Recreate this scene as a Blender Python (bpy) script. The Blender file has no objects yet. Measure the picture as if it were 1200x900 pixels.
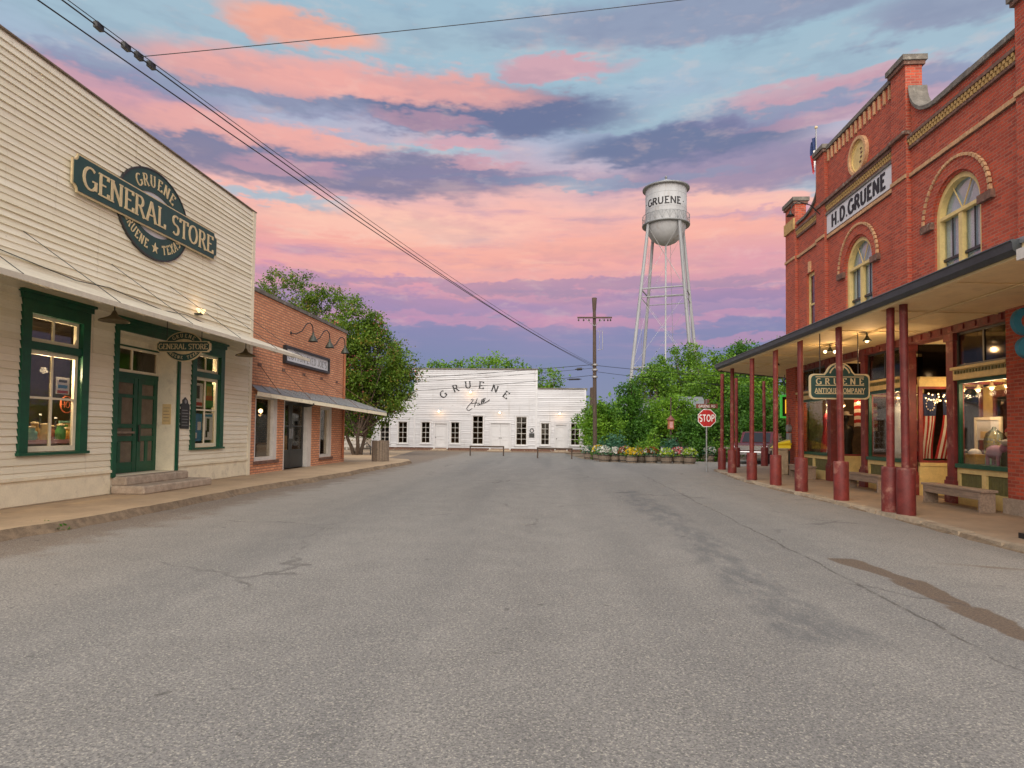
import bpy, math, random
import numpy as np
from mathutils import Vector, Matrix
R_ = math.radians
random.seed(7)
rng = np.random.default_rng(7)
sc = bpy.context.scene
col = sc.collection

# ------------------------------------------------------------------ camera
CAM_H, LENS, PITCH, YAW, ROLL, SHIFT = 1.55, 22.2, R_(2.0), R_(4.0403), 0.0115, 0.02463
cam_d = bpy.data.cameras.new('camera'); cam = bpy.data.objects.new('camera', cam_d); col.objects.link(cam)
cam_d.lens = LENS; cam_d.sensor_width = 36; cam_d.shift_y = SHIFT; cam_d.clip_end = 3000; cam_d.clip_start = .05
RC = Matrix.Rotation(YAW, 3, 'Z') @ Matrix.Rotation(math.pi/2+PITCH, 3, 'X') @ Matrix.Rotation(ROLL, 3, 'Z')
cam.matrix_world = Matrix.Translation((0, 0, CAM_H)) @ RC.to_4x4()
sc.camera = cam
def ray(px, py):
    k = 36/LENS
    return RC @ Vector(((px-600)/1200*k, (-(py-450)/1200+SHIFT)*k, -1))
def onX(px, py, X): d = ray(px, py); t = X/d.x; return t*d.y, CAM_H+t*d.z          # point on a facade x = X: (y, z)
def onY(px, py, Y): d = ray(px, py); t = Y/d.y; return t*d.x, CAM_H+t*d.z          # point on a plane y = Y: (x, z)
def onZ(px, py, Z=0.): d = ray(px, py); t = (Z-CAM_H)/d.z; return t*d.x, t*d.y     # point on level ground

# ------------------------------------------------------------------ light, sky, exposure
EXPO = 1.9
SUN_DIR = Vector((.0, -.75, .66)).normalized()       # towards the sun
sun_d = bpy.data.lights.new('sun', 'SUN'); sun_d.energy = 1.5; sun_d.angle = R_(95); sun_d.color = (1, .92, .80)
sun = bpy.data.objects.new('sun', sun_d); col.objects.link(sun)
sun.rotation_euler = SUN_DIR.to_track_quat('Z', 'Y').to_euler()
sun.location = (0, -20, 60)
sc.view_settings.view_transform = 'Standard'; sc.view_settings.look = 'None'; sc.view_settings.gamma = 1
sc.view_settings.exposure = EXPO
sc.render.engine = 'CYCLES'
sc.cycles.use_denoising = True
sc.cycles.max_bounces = 5; sc.cycles.transparent_max_bounces = 12
sc.cycles.sample_clamp_indirect = 4

class E:                                                # tiny node-expression helper
    nt = None
    def __init__(s, sock): s.s = sock
    @staticmethod
    def op(o, *a, clamp=False):
        n = E.nt.nodes.new('ShaderNodeMath'); n.operation = o; n.use_clamp = clamp
        for i, x in enumerate(a):
            if isinstance(x, E): E.nt.links.new(x.s, n.inputs[i])
            else: n.inputs[i].default_value = x
        return E(n.outputs[0])
    def __add__(a, b): return E.op('ADD', a, b)
    __radd__ = __add__
    def __sub__(a, b): return E.op('SUBTRACT', a, b)
    def __rsub__(a, b): return E.op('SUBTRACT', b, a)
    def __mul__(a, b): return E.op('MULTIPLY', a, b)
    __rmul__ = __mul__
    def __truediv__(a, b): return E.op('DIVIDE', a, b)
    def abs(a): return E.op('ABSOLUTE', a)
    def clamp(a): return E.op('ADD', a, 0., clamp=True)
    def smooth(a, lo, hi):
        n = E.nt.nodes.new('ShaderNodeMapRange'); n.interpolation_type = 'SMOOTHSTEP'
        E.nt.links.new(a.s, n.inputs[0]); n.inputs[1].default_value = lo; n.inputs[2].default_value = hi
        return E(n.outputs[0])
def lin(c): return tuple(((x/255)/12.92 if x/255 <= .04045 else ((x/255+.055)/1.055)**2.4) for x in c)
def node(t, **kw):
    n = E.nt.nodes.new(t)
    for k, v in kw.items(): setattr(n, k, v)
    return n
def noise(vec, scale, detail=4, rough=.5, dist=0., out=0):
    n = node('ShaderNodeTexNoise'); n.inputs['Scale'].default_value = scale; n.inputs['Detail'].default_value = detail
    n.inputs['Roughness'].default_value = rough; n.inputs['Distortion'].default_value = dist
    E.nt.links.new(vec, n.inputs['Vector']); return E(n.outputs[out])
def cmix(f, a, b):
    n = node('ShaderNodeMix', data_type='RGBA')
    if isinstance(f, E): E.nt.links.new(f.s, n.inputs[0])
    else: n.inputs[0].default_value = f
    for i, x in ((6, a), (7, b)):
        if hasattr(x, 'links'): E.nt.links.new(x, n.inputs[i])
        else: n.inputs[i].default_value = (*x[:3], 1)
    return n.outputs[2]
def vscale(vec, s, off=(0, 0, 0)):
    n = node('ShaderNodeMapping'); n.inputs['Scale'].default_value = s; n.inputs['Location'].default_value = off
    E.nt.links.new(vec, n.inputs[0]); return n.outputs[0]
def xyz(vec):
    n = node('ShaderNodeSeparateXYZ'); E.nt.links.new(vec, n.inputs[0]); return [E(o) for o in n.outputs]
def comb(x, y, z):
    n = node('ShaderNodeCombineXYZ')
    for i, q in enumerate((x, y, z)):
        if isinstance(q, E): E.nt.links.new(q.s, n.inputs[i])
        else: n.inputs[i].default_value = q
    return n.outputs[0]
def ramp(f, stops, interp='LINEAR'):
    n = node('ShaderNodeValToRGB'); n.color_ramp.interpolation = interp
    el = n.color_ramp.elements
    while len(el) < len(stops): el.new(.5)
    for e, (p, c) in zip(el, stops): e.position = p; e.color = (*c, 1)
    E.nt.links.new(f.s, n.inputs[0]); return n.outputs[0]

world = bpy.data.worlds.new('World'); sc.world = world; world.use_nodes = True
world.cycles.sampling_method = 'MANUAL'; world.cycles.sample_map_resolution = 256
def build_sky():
    nt = world.node_tree; nt.nodes.clear(); E.nt = nt
    tc = node('ShaderNodeTexCoord').outputs['Generated']
    x, y, z = xyz(tc)
    v = E.op('ARCSINE', z)                               # elevation, radians
    u = E.op('ARCTAN2', x, y)                            # azimuth from the street axis
    p = vscale(tc, (1, 1, 3.2))
    w1 = noise(p, 3.2, 3, .58) - .5
    w2 = noise(vscale(tc, (1, 1, 4.5), (3, 1, 2)), 8, 3, .66) - .5
    w3 = noise(vscale(tc, (1, 1, 2.6), (7, 2, 5)), 22, 3, .68) - .5
    vv = (v + w1*.10 + w2*.03) / 1.2
    nish = node('ShaderNodeTexSky'); nish.sky_type = 'NISHITA'; nish.sun_disc = False
    nish.sun_elevation = R_(12); nish.sun_rotation = math.atan2(SUN_DIR.x, SUN_DIR.y)
    S = lambda *c: lin(c)
    base = ramp(vv, [(0, S(112, 122, 162)), (.083, S(108, 114, 158)), (.135, S(126, 118, 162)), (.165, S(174, 132, 164)), (.20, S(224, 148, 158)), (.235, S(240, 166, 152)),
                     (.285, S(244, 182, 168)), (.325, S(200, 172, 184)), (.37, S(166, 178, 200)), (.43, S(158, 186, 201)), (.6, S(152, 181, 199)), (1, S(120, 160, 200))])
    # pale rows of far cloud in the salmon zone, wisps above
    streak = noise(vscale(tc, (1.1, 1.1, 9), (1, 4, 0)), 5.5, 5, .6)
    base = cmix((streak.smooth(.5, .72) * v.smooth(.08, .14) * (1 - v.smooth(.3, .42)))*.55, base, S(160, 130, 166))
    base = cmix((streak.smooth(.28, .46)*-1 + 1) * v.smooth(.2, .26) * (1 - v.smooth(.33, .42))*.6, base, S(252, 196, 170))
    uw = u + w1*.13 + w2*.09 + w3*.05
    vw = v + w2*.044 + w1*.024 + w3*.034
    uv = comb(uw, vw, 0.)
    def over(c, px, py, hw, hh, colr, lo=0., hi=.75, k=1.):
        """one cloud bank: a warped ellipse of sky directions, centre and half-size given where it stands in view"""
        u0 = math.atan((px-652)/740); v0 = math.atan((506-py)/740*math.cos(u0)); a, b = hw/740, hh/740
        m = node('ShaderNodeVectorMath', operation='MULTIPLY_ADD'); nt.links.new(uv, m.inputs[0]); m.inputs[1].default_value = (1/a, 1/b, 0); m.inputs[2].default_value = (-u0/a, -v0/b, 0)
        d = node('ShaderNodeVectorMath', operation='DOT_PRODUCT'); nt.links.new(m.outputs[0], d.inputs[0]); nt.links.new(m.outputs[0], d.inputs[1])
        r = node('ShaderNodeMapRange', interpolation_type='SMOOTHSTEP'); nt.links.new(d.outputs['Value'], r.inputs[0])
        r.inputs[1].default_value = 1-hi; r.inputs[2].default_value = 1-lo; r.inputs[3].default_value = k; r.inputs[4].default_value = 0
        return cmix(E(r.outputs[0]), c, colr)
    # scattered cloud over the whole dome so the sky goes on outside the frame
    far = noise(vscale(tc, (1, 1, 2.8), (5, 0, 1)), 2.6, 4, .58)
    up = v.smooth(.36, .5)
    outside = E.op('MAXIMUM', u.abs().smooth(.75, .95), v.smooth(.62, .75))*up
    c = cmix(far.smooth(.48, .62)*outside*.85, base, S(124, 122, 158))
    c = cmix((far+w2*.3).smooth(.57, .70)*outside*.8, c, S(230, 168, 160))
    slate, mauve, pink, salmon, peach = S(92, 102, 138), S(130, 121, 155), S(216, 156, 164), S(238, 168, 156), S(246, 168, 140)
    cool = S(160, 185, 199)
    # openings of clear sky
    for q in ((200, 20, 190, 45), (640, 50, 170, 22), (1010, 60, 230, 34), (300, 100, 190, 12), (860, 120, 260, 18), (1000, 205, 90, 14), (470, 30, 120, 26), (430, 166, 170, 7), (680, 212, 240, 7), (300, 224, 110, 8), (760, 142, 160, 7)):
        c = over(c, *q, cool, 0, .9, .85)
    # slate and mauve banks, then the lit tops
    for q, cl, k in (((860, 8, 330, 30), mauve, .6), ((60, 75, 150, 30), mauve, .75), ((1120, 3, 140, 22), mauve, .6), ((440, 112, 330, 30), mauve, .75), ((550, 124, 220, 32), slate, .9), ((360, 188, 300, 27), slate, .85),
                     ((800, 168, 160, 24), slate, .95), ((900, 196, 220, 24), mauve, .8), ((960, 122, 190, 18), mauve, .65), ((520, 205, 240, 12), mauve, .5), ((640, 334, 420, 8), mauve, .5), ((470, 352, 240, 12), S(150, 122, 166), .6), ((850, 344, 200, 9), S(140, 116, 160), .6), ((380, 318, 120, 8), S(176, 130, 166), .6), ((900, 250, 120, 8), S(180, 140, 172), .6)):
        c = over(c, *q, cl, -.1, .75, k*.92)
    for q, cl, k in (((330, 14, 105, 20), peach, .95), ((420, 88, 260, 21), salmon, .9), ((300, 78, 160, 15), salmon, .8), ((650, 74, 100, 12), pink, .85), ((255, 140, 170, 16), salmon, .9), ((340, 153, 110, 8), salmon, .8),
                     ((330, 186, 75, 10), pink, .55), ((520, 164, 70, 8), pink, .7), ((20, 60, 120, 18), pink, .75), ((550, 190, 60, 7), pink, .6), ((950, 105, 130, 12), pink, .7), ((1010, 128, 120, 11), pink, .5),
                     ((470, 135, 90, 10), pink, .45), ((640, 295, 330, 20), peach, .3), ((450, 262, 200, 22), S(252, 198, 172), .6), ((860, 300, 130, 26), pink, .5), ((560, 372, 240, 9), S(200, 134, 164), .5), ((780, 374, 200, 9), S(206, 136, 162), .55), ((880, 396, 120, 8), S(200, 132, 164), .5), ((420, 372, 160, 7), S(196, 132, 164), .5), ((560, 316, 300, 12), S(250, 176, 148), .5), ((830, 268, 140, 14), S(246, 172, 152), .6)):
        c = over(c, *q, cl, -.05, .8, k*.95)
    c = cmix((w2+w3*.5).smooth(-.08, .22)*v.smooth(.1, .2)*.15, c, S(98, 104, 138))
    c = cmix(((w3-w2*.8).smooth(.02, .3))*v.smooth(.12, .2)*.17, c, S(248, 208, 190))
    bg = node('ShaderNodeBackground'); nt.links.new(c, bg.inputs[0]); bg.inputs[1].default_value = 1/2**EXPO
    bg2 = node('ShaderNodeBackground'); nt.links.new(nish.outputs[0], bg2.inputs[0]); bg2.inputs[1].default_value = .004
    ad = node('ShaderNodeAddShader'); nt.links.new(bg.outputs[0], ad.inputs[0]); nt.links.new(bg2.outputs[0], ad.inputs[1])
    out = node('ShaderNodeOutputWorld'); nt.links.new(ad.outputs[0], out.inputs[0])
build_sky()

# ------------------------------------------------------------------ materials
MT = {}
def new_mat(name):
    m = bpy.data.materials.new(name); m.use_nodes = True; m.node_tree.nodes.clear(); E.nt = m.node_tree; MT[name] = m; return m
def finish(colr, rough=.7, metal=0., bump=None, bstr=.2, bdist=.01, emit=None, estr=0, spec=None, alpha=None, rsock=None):
    b = node('ShaderNodeBsdfPrincipled'); nt = E.nt
    if hasattr(colr, 'links'): nt.links.new(colr, b.inputs['Base Color'])
    else: b.inputs['Base Color'].default_value = (*colr[:3], 1)
    b.inputs['Roughness'].default_value = rough; b.inputs['Metallic'].default_value = metal
    if rsock is not None: nt.links.new(rsock.s, b.inputs['Roughness'])
    if spec is not None: b.inputs['Specular IOR Level'].default_value = spec
    if emit: b.inputs['Emission Color'].default_value = (*emit, 1); b.inputs['Emission Strength'].default_value = estr
    if bump is not None:
        bn = node('ShaderNodeBump'); bn.inputs['Strength'].default_value = bstr; bn.inputs['Distance'].default_value = bdist
        nt.links.new(bump.s, bn.inputs['Height']); nt.links.new(bn.outputs[0], b.inputs['Normal'])
    o = node('ShaderNodeOutputMaterial'); nt.links.new(b.outputs[0], o.inputs[0]); return b
def pos(): return node('ShaderNodeNewGeometry').outputs['Position']
def objc(): return node('ShaderNodeTexCoord').outputs['Object']
def sc3(c, k): return tuple(min(1, x*k) for x in c)
def plain(name, c, rough=.6, var=.18, scale=6, bump=.15, metal=0., spot=None, spotk=.5, stretch=(1, 1, 1), bdist=.006, rand=0., emit=None, estr=0, spec=None):
    """base colour with two scales of grain, optional spots of another colour (wear, rust, lichen), optional shift per object"""
    if name in MT: return MT[name]
    m = new_mat(name); p = vscale(pos(), stretch)
    n1 = noise(p, scale, 3, .6); n2 = noise(p, scale*7, 2, .6)
    f = (n1*.65 + n2*.35).smooth(.3, .7)
    cc = cmix(f, sc3(c, 1-var), sc3(c, 1+var))
    if spot: cc = cmix(noise(p, scale*.55, 4, .68).smooth(.56, .70)*spotk, cc, spot)
    if rand:
        oi = E(node('ShaderNodeObjectInfo').outputs['Random'])
        h = node('ShaderNodeHueSaturation'); E.nt.links.new(cc, h.inputs['Color']); E.nt.links.new((oi*rand*2+(1-rand)).s, h.inputs['Value']); cc = h.outputs[0]
    finish(cc, rough, metal, n1*.5+n2*.5, bump, bdist, emit, estr, spec); return m
def facade_uv():
    """(along, up) in metres on any upright wall"""
    g = node('ShaderNodeNewGeometry'); x, y, z = xyz(g.outputs['Position']); nx, ny, nz = [q.abs() for q in xyz(g.outputs['Normal'])]
    f = E.op('GREATER_THAN', nx, ny)
    flat = E.op('GREATER_THAN', nz, .7)
    return comb(x*(1-f)+y*f, z*(1-flat)+y*flat, 0), g
def brick_mat(name, c1, c2, mortar, bw=.215, bh=.072, msize=.011, bstr=.8, stain=None):
    m = new_mat(name); uv, g = facade_uv()
    t = node('ShaderNodeTexBrick'); E.nt.links.new(uv, t.inputs['Vector'])
    t.inputs['Scale'].default_value = 1; t.inputs['Brick Width'].default_value = bw; t.inputs['Row Height'].default_value = bh
    t.inputs['Mortar Size'].default_value = msize; t.inputs['Mortar Smooth'].default_value = .25; t.inputs['Bias'].default_value = 0
    t.inputs['Color1'].default_value = (*c1, 1); t.inputs['Color2'].default_value = (*c2, 1); t.inputs['Mortar'].default_value = (*mortar, 1)
    P = g.outputs['Position']
    n1 = noise(P, 1.3, 6, .62); n2 = noise(P, 30, 3, .6)
    cc = cmix(n1.smooth(.35, .7)*.35, t.outputs['Color'], sc3(c1, .55))
    cc = cmix(n2.smooth(.45, .75)*.16, cc, sc3(c1, 1.5))
    cc = cmix(noise(vscale(P, (2.2, 2.2, .22)), 1.1, 5, .6).smooth(.58, .74)*.40, cc, sc3(c1, .42))
    if stain: cc = cmix(noise(P, .9, 7, .7).smooth(.6, .75)*.55, cc, stain)
    finish(cc, .85, 0, (1-E(t.outputs['Fac']))*.8 + n2*.35, bstr, .012); return m
brick_mat('brick_red', (.54, .086, .036), (.26, .042, .024), (.38, .16, .105), bstr=.9, stain=(.20, .04, .022))
brick_mat('brick_orange', (.80, .38, .20), (.62, .25, .125), (.34, .17, .11), bw=.29, bh=.088, msize=.017, bstr=1., stain=(.46, .19, .10))
plain('brick_cap', (.16, .085, .06), .9, .4, 9, .5, spot=(.30, .27, .22), spotk=.8)
plain('brick_gold', (.42, .27, .10), .85, .22, 14, .5, spot=(.28, .15, .07), spotk=.6, rand=.12)
plain('brick_tan', (.52, .31, .16), .85, .22, 14, .5, spot=(.30, .12, .06), spotk=.6, rand=.12)
plain('coping_stone', (.15, .135, .115), .9, .35, 5, .5, spot=(.34, .32, .27), spotk=.8)
def siding():
    m = new_mat('siding_cream'); P = pos(); oi = E(node('ShaderNodeObjectInfo').outputs['Random'])
    grain = noise(vscale(P, (1, .25, 6)), 14, 4, .65); cloud = noise(vscale(P, (1, .5, 1)), 1.2, 6, .65); run = noise(vscale(P, (1, 3.2, .16)), 2.6, 5, .65); chip = noise(vscale(P, (1, .5, 1.6)), 9, 6, .72)
    c = cmix(oi, (.75, .69, .52), (.83, .78, .63))
    c = cmix(grain.smooth(.4, .75)*.28, c, (.50, .44, .32)); c = cmix(cloud.smooth(.48, .72)*.4, c, (.58, .50, .335))
    c = cmix(run.smooth(.60, .76)*.5, c, (.34, .285, .195)); c = cmix(chip.smooth(.665, .70)*.85, c, (.245, .21, .165))
    finish(c, .68, 0, grain*.5+chip*.5, .3, .006)
siding()
plain('trim_cream', (.77, .70, .52), .6, .09, 4, .25, spot=(.40, .34, .25), spotk=.4)
plain('awning_metal', (.60, .545, .43), .55, .12, 3, .2, spot=(.40, .33, .24), spotk=.6)
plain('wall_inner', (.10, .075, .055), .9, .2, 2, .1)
plain('paint_green', (.003, .072, .034), .42, .2, 5, .2, spot=(.012, .05, .032), spotk=.5)
plain('sign_green', (.014, .055, .046), .5, .12, 3, .12, spot=(.02, .07, .06), spotk=.4)
plain('gold_leaf', (.60, .48, .27), .45, .15, 9, .15)
plain('paint_gold_cream', (.66, .50, .20), .55, .12, 5, .2, spot=(.48, .36, .14), spotk=.5)
plain('panel_olive', (.13, .125, .04), .6, .25, 12, .3)
plain('porch_maroon', (.165, .024, .020), .55, .3, 5, .4, spot=(.33, .16, .115), spotk=.75, rand=.14)
plain('soffit_cream', (.80, .65, .36), .7, .08, 1.5, .1, spot=(.48, .35, .17), spotk=.4)
plain('gutter_grey', (.055, .062, .068), .45, .2, 3, .1, metal=.3)
plain('concrete_tan', (.40, .285, .175), .82, .14, 1.1, .25, spot=(.27, .185, .115), spotk=.6)
plain('concrete_brown', (.29, .205, .13), .82, .16, 1.1, .25, spot=(.19, .13, .085), spotk=.6)
plain('screen_mesh', (.155, .125, .085), .85, .2, 5, .2)
plain('kerb_stone', (.33, .26, .18), .9, .25, 7, .6, spot=(.20, .14, .09), spotk=.7, rand=.15)
plain('soil', (.19, .135, .085), .95, .35, 9, .8, spot=(.10, .075, .05), spotk=.6, bdist=.03)
plain('stone_step', (.36, .285, .215), .9, .25, 6, .6, spot=(.46, .41, .33), spotk=.6)
def hall_paint():
    m = new_mat('white_paint'); P = pos()
    board = noise(vscale(P, (.18, 1, 6.9)), 1.0, 1, .5); cloud = noise(vscale(P, (.5, 1, .8)), .8, 5, .65); run = noise(vscale(P, (2.6, 1, .25)), 1.3, 4, .65); chip = noise(vscale(P, (.6, 1, 3)), 3.2, 5, .72)
    c = cmix(board.smooth(.3, .7), (.49, .495, .515), (.58, .585, .605)); c = cmix(cloud.smooth(.46, .72)*.5, c, (.40, .40, .41)); c = cmix(run.smooth(.58, .76)*.45, c, (.36, .345, .33)); c = cmix(chip.smooth(.64, .70)*.6, c, (.28, .27, .26))
    finish(c, .65, 0, chip, .2, .01)
hall_paint()
plain('white_trim', (.56, .565, .58), .55, .05, 3, .15)
plain('off_white', (.60, .575, .53), .6, .1, 4, .2)
plain('black_metal', (.014, .014, .015), .45, .3, 8, .1)
plain('dark_paint', (.022, .024, .024), .4, .3, 6, .1)
plain('bronze_green', (.06, .065, .05), .5, .3, 6, .1, metal=.4)
plain('galvanised', (.30, .315, .325), .42, .14, 2.5, .12, metal=.55, spot=(.19, .18, .17), spotk=.5)
plain('steel_grey', (.30, .30, .30), .5, .15, 4, .1, metal=.4)
plain('tower_silver', (.38, .395, .405), .55, .10, .7, .05, metal=0., spot=(.26, .215, .18), spotk=.7, stretch=(2, 2, .35))
plain('tower_leg', (.27, .28, .29), .55, .12, 1, .05, spot=(.20, .15, .12), spotk=.5, stretch=(1, 1, .3))
plain('tower_trim', (.20, .21, .215), .5, .12, 1, .05, metal=.3)
plain('letter_black', (.012, .012, .014), .6, .2, 8, .1)
plain('pole_wood', (.075, .052, .038), .9, .35, 5, .6, stretch=(6, 6, .5), spot=(.14, .10, .075))
plain('old_wood', (.20, .155, .115), .88, .3, 6, .6, stretch=(1, 1, 6), spot=(.09, .07, .055), rand=.2)
plain('bench_wood', (.27, .20, .145), .85, .25, 5, .5, stretch=(5, .6, 5), spot=(.14, .10, .075), rand=.12)
plain('fence_white', (.55, .52, .47), .75, .14, 4, .3, rand=.08)
plain('bark', (.10, .072, .052), .95, .35, 5, .9, stretch=(3, 3, .6), spot=(.19, .16, .13), bdist=.03)
plain('terracotta', (.36, .13, .06), .8, .2, 6, .3)
plain('stop_red', (.42, .012, .014), .4, .1, 5, .05)
plain('street_sign_brown', (.16, .045, .028), .5, .15, 5, .1)
plain('sign_white', (.78, .78, .77), .5, .05, 4, .05)
plain('sign_grey_white', (.62, .635, .65), .5, .05, 4, .05)
plain('red_cloth', (.40, .025, .03), .85, .15, 8, .2)
plain('white_cloth', (.70, .68, .66), .9, .08, 8, .2)
plain('blue_cloth', (.022, .04, .13), .85, .15, 8, .2)
plain('teal_sign', (.025, .18, .25), .4, .15, 5, .1)
plain('yellow_plastic', (.75, .62, .03), .4, .08, 5, .1)
plain('truck_maroon', (.10, .016, .018), .25, .1, 2, .02, spec=.7)
plain('chrome', (.55, .55, .56), .18, .05, 3, .02, metal=.9)
plain('rubber', (.012, .012, .012), .85, .2, 8, .3)
plain('lilac', (.42, .22, .34), .85, .15, 30, .6)
plain('mint', (.24, .50, .42), .6, .1, 8, .1)
plain('ochre', (.50, .30, .06), .7, .2, 8, .2)
plain('cardboard_pink', (.50, .26, .25), .8, .12, 6, .1)
plain('poster_blue', (.05, .26, .48), .6, .1, 8, .05)
plain('poster_red', (.5, .05, .04), .6, .1, 8, .05)
plain('poster_green', (.08, .30, .07), .6, .1, 8, .05)
plain('poster_sand', (.62, .46, .22), .6, .1, 8, .05)
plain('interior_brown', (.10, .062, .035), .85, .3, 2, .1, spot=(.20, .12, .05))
plain('lampshade_olive', (.14, .115, .065), .5, .2, 6, .1, metal=.2)
plain('lampshade', (.035, .04, .032), .5, .2, 6, .1, metal=.3)
plain('blind_reflection_blue', (.52, .66, .74), .8, .12, 3, .1)
plain('lens_smoke', (.012, .012, .013), .35, .1, 5, .02)
plain('tail_red', (.3, .01, .01), .2, .1, 5, .02)
plain('earth', (.20, .15, .10), .95, .25, .6, .7, spot=(.075, .085, .03), spotk=.7, bdist=.04)
def emitter(name, c, s):
    m = new_mat(name); finish(c, .4, emit=c, estr=s); return m
emitter('bulb_warm', (1, .70, .36), 1.6)
emitter('bulb_soft', (1, .66, .34), .4)
emitter('neon_yellow', (1, .5, .03), .35)
emitter('neon_green', (.08, .6, .08), .12)
emitter('neon_red', (.6, .14, .06), .05)
emitter('neon_blue', (.05, .45, .75), .25)
def glass(name, tint=(.75, .8, .8), refl=.14, rough=.02, edge=.9):
    m = new_mat(name)
    lw = E(node('ShaderNodeFresnel').outputs[0]); 
    n = noise(pos(), .9, 3, .5)
    f = (lw*edge + refl + (n-.5)*.06).clamp()
    t = node('ShaderNodeBsdfTransparent'); t.inputs[0].default_value = (*tint, 1)
    g = node('ShaderNodeBsdfGlossy'); g.inputs['Roughness'].default_value = rough
    bn = node('ShaderNodeBump'); bn.inputs['Strength'].default_value = .05; bn.inputs['Distance'].default_value = .02; E.nt.links.new(n.s, bn.inputs['Height']); E.nt.links.new(bn.outputs[0], g.inputs['Normal'])
    x = node('ShaderNodeMixShader'); E.nt.links.new(f.s, x.inputs[0]); E.nt.links.new(t.outputs[0], x.inputs[1]); E.nt.links.new(g.outputs[0], x.inputs[2])
    o = node('ShaderNodeOutputMaterial'); E.nt.links.new(x.outputs[0], o.inputs[0]); return m
glass('pane_glass', (.88, .86, .82), .0, .03, .20)
glass('pane_upper', (.9, .93, .94), .02, .05, .3)
glass('pane_dusty', (.40, .37, .32), .0, .08, .35)
glass('jar_glass', (.8, .9, .85), .06, .05, .6)

def foliage(name, dark, light, pinkish=None):
    m = new_mat(name)
    g = node('ShaderNodeNewGeometry'); r = E(g.outputs['Random Per Island']); P = g.outputs['Position']
    n = noise(P, .55, 3, .5)
    cc = cmix((r*.45 + n*1.1 - .30).clamp(), dark, light)
    if pinkish: cc = cmix(E.op('GREATER_THAN', r*.5+noise(P, .8, 4, .6), .97), cc, pinkish)
    d = node('ShaderNodeBsdfPrincipled'); d.inputs['Roughness'].default_value = .5; d.inputs['Specular IOR Level'].default_value = .3; E.nt.links.new(cc, d.inputs['Base Color'])
    t = node('ShaderNodeBsdfTranslucent'); E.nt.links.new(cc, t.inputs[0])
    x = node('ShaderNodeMixShader'); x.inputs[0].default_value = .35
    E.nt.links.new(d.outputs[0], x.inputs[1]); E.nt.links.new(t.outputs[0], x.inputs[2])
    o = node('ShaderNodeOutputMaterial'); E.nt.links.new(x.outputs[0], o.inputs[0]); return m
foliage('leaf_deep', (.006, .042, .006), (.12, .29, .028))
foliage('leaf_mid', (.013, .075, .007), (.24, .43, .035))
foliage('leaf_bright', (.022, .11, .008), (.29, .50, .04))
foliage('leaf_olive', (.012, .055, .005), (.20, .32, .03), (.26, .22, .04))
foliage('leaf_blue', (.03, .10, .06), (.10, .24, .13))
foliage('bloom_pink', (.55, .10, .13), (.80, .26, .26))
foliage('bloom_yellow', (.60, .40, .01), (.80, .62, .03))
foliage('bloom_rust', (.28, .05, .015), (.45, .12, .03))
foliage('bloom_white', (.62, .60, .52), (.80, .80, .76))
foliage('bloom_lime', (.28, .42, .03), (.50, .62, .06))
foliage('bloom_gold', (.50, .28, .01), (.75, .50, .02))
foliage('weed', (.03, .12, .01), (.10, .28, .03))

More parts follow.
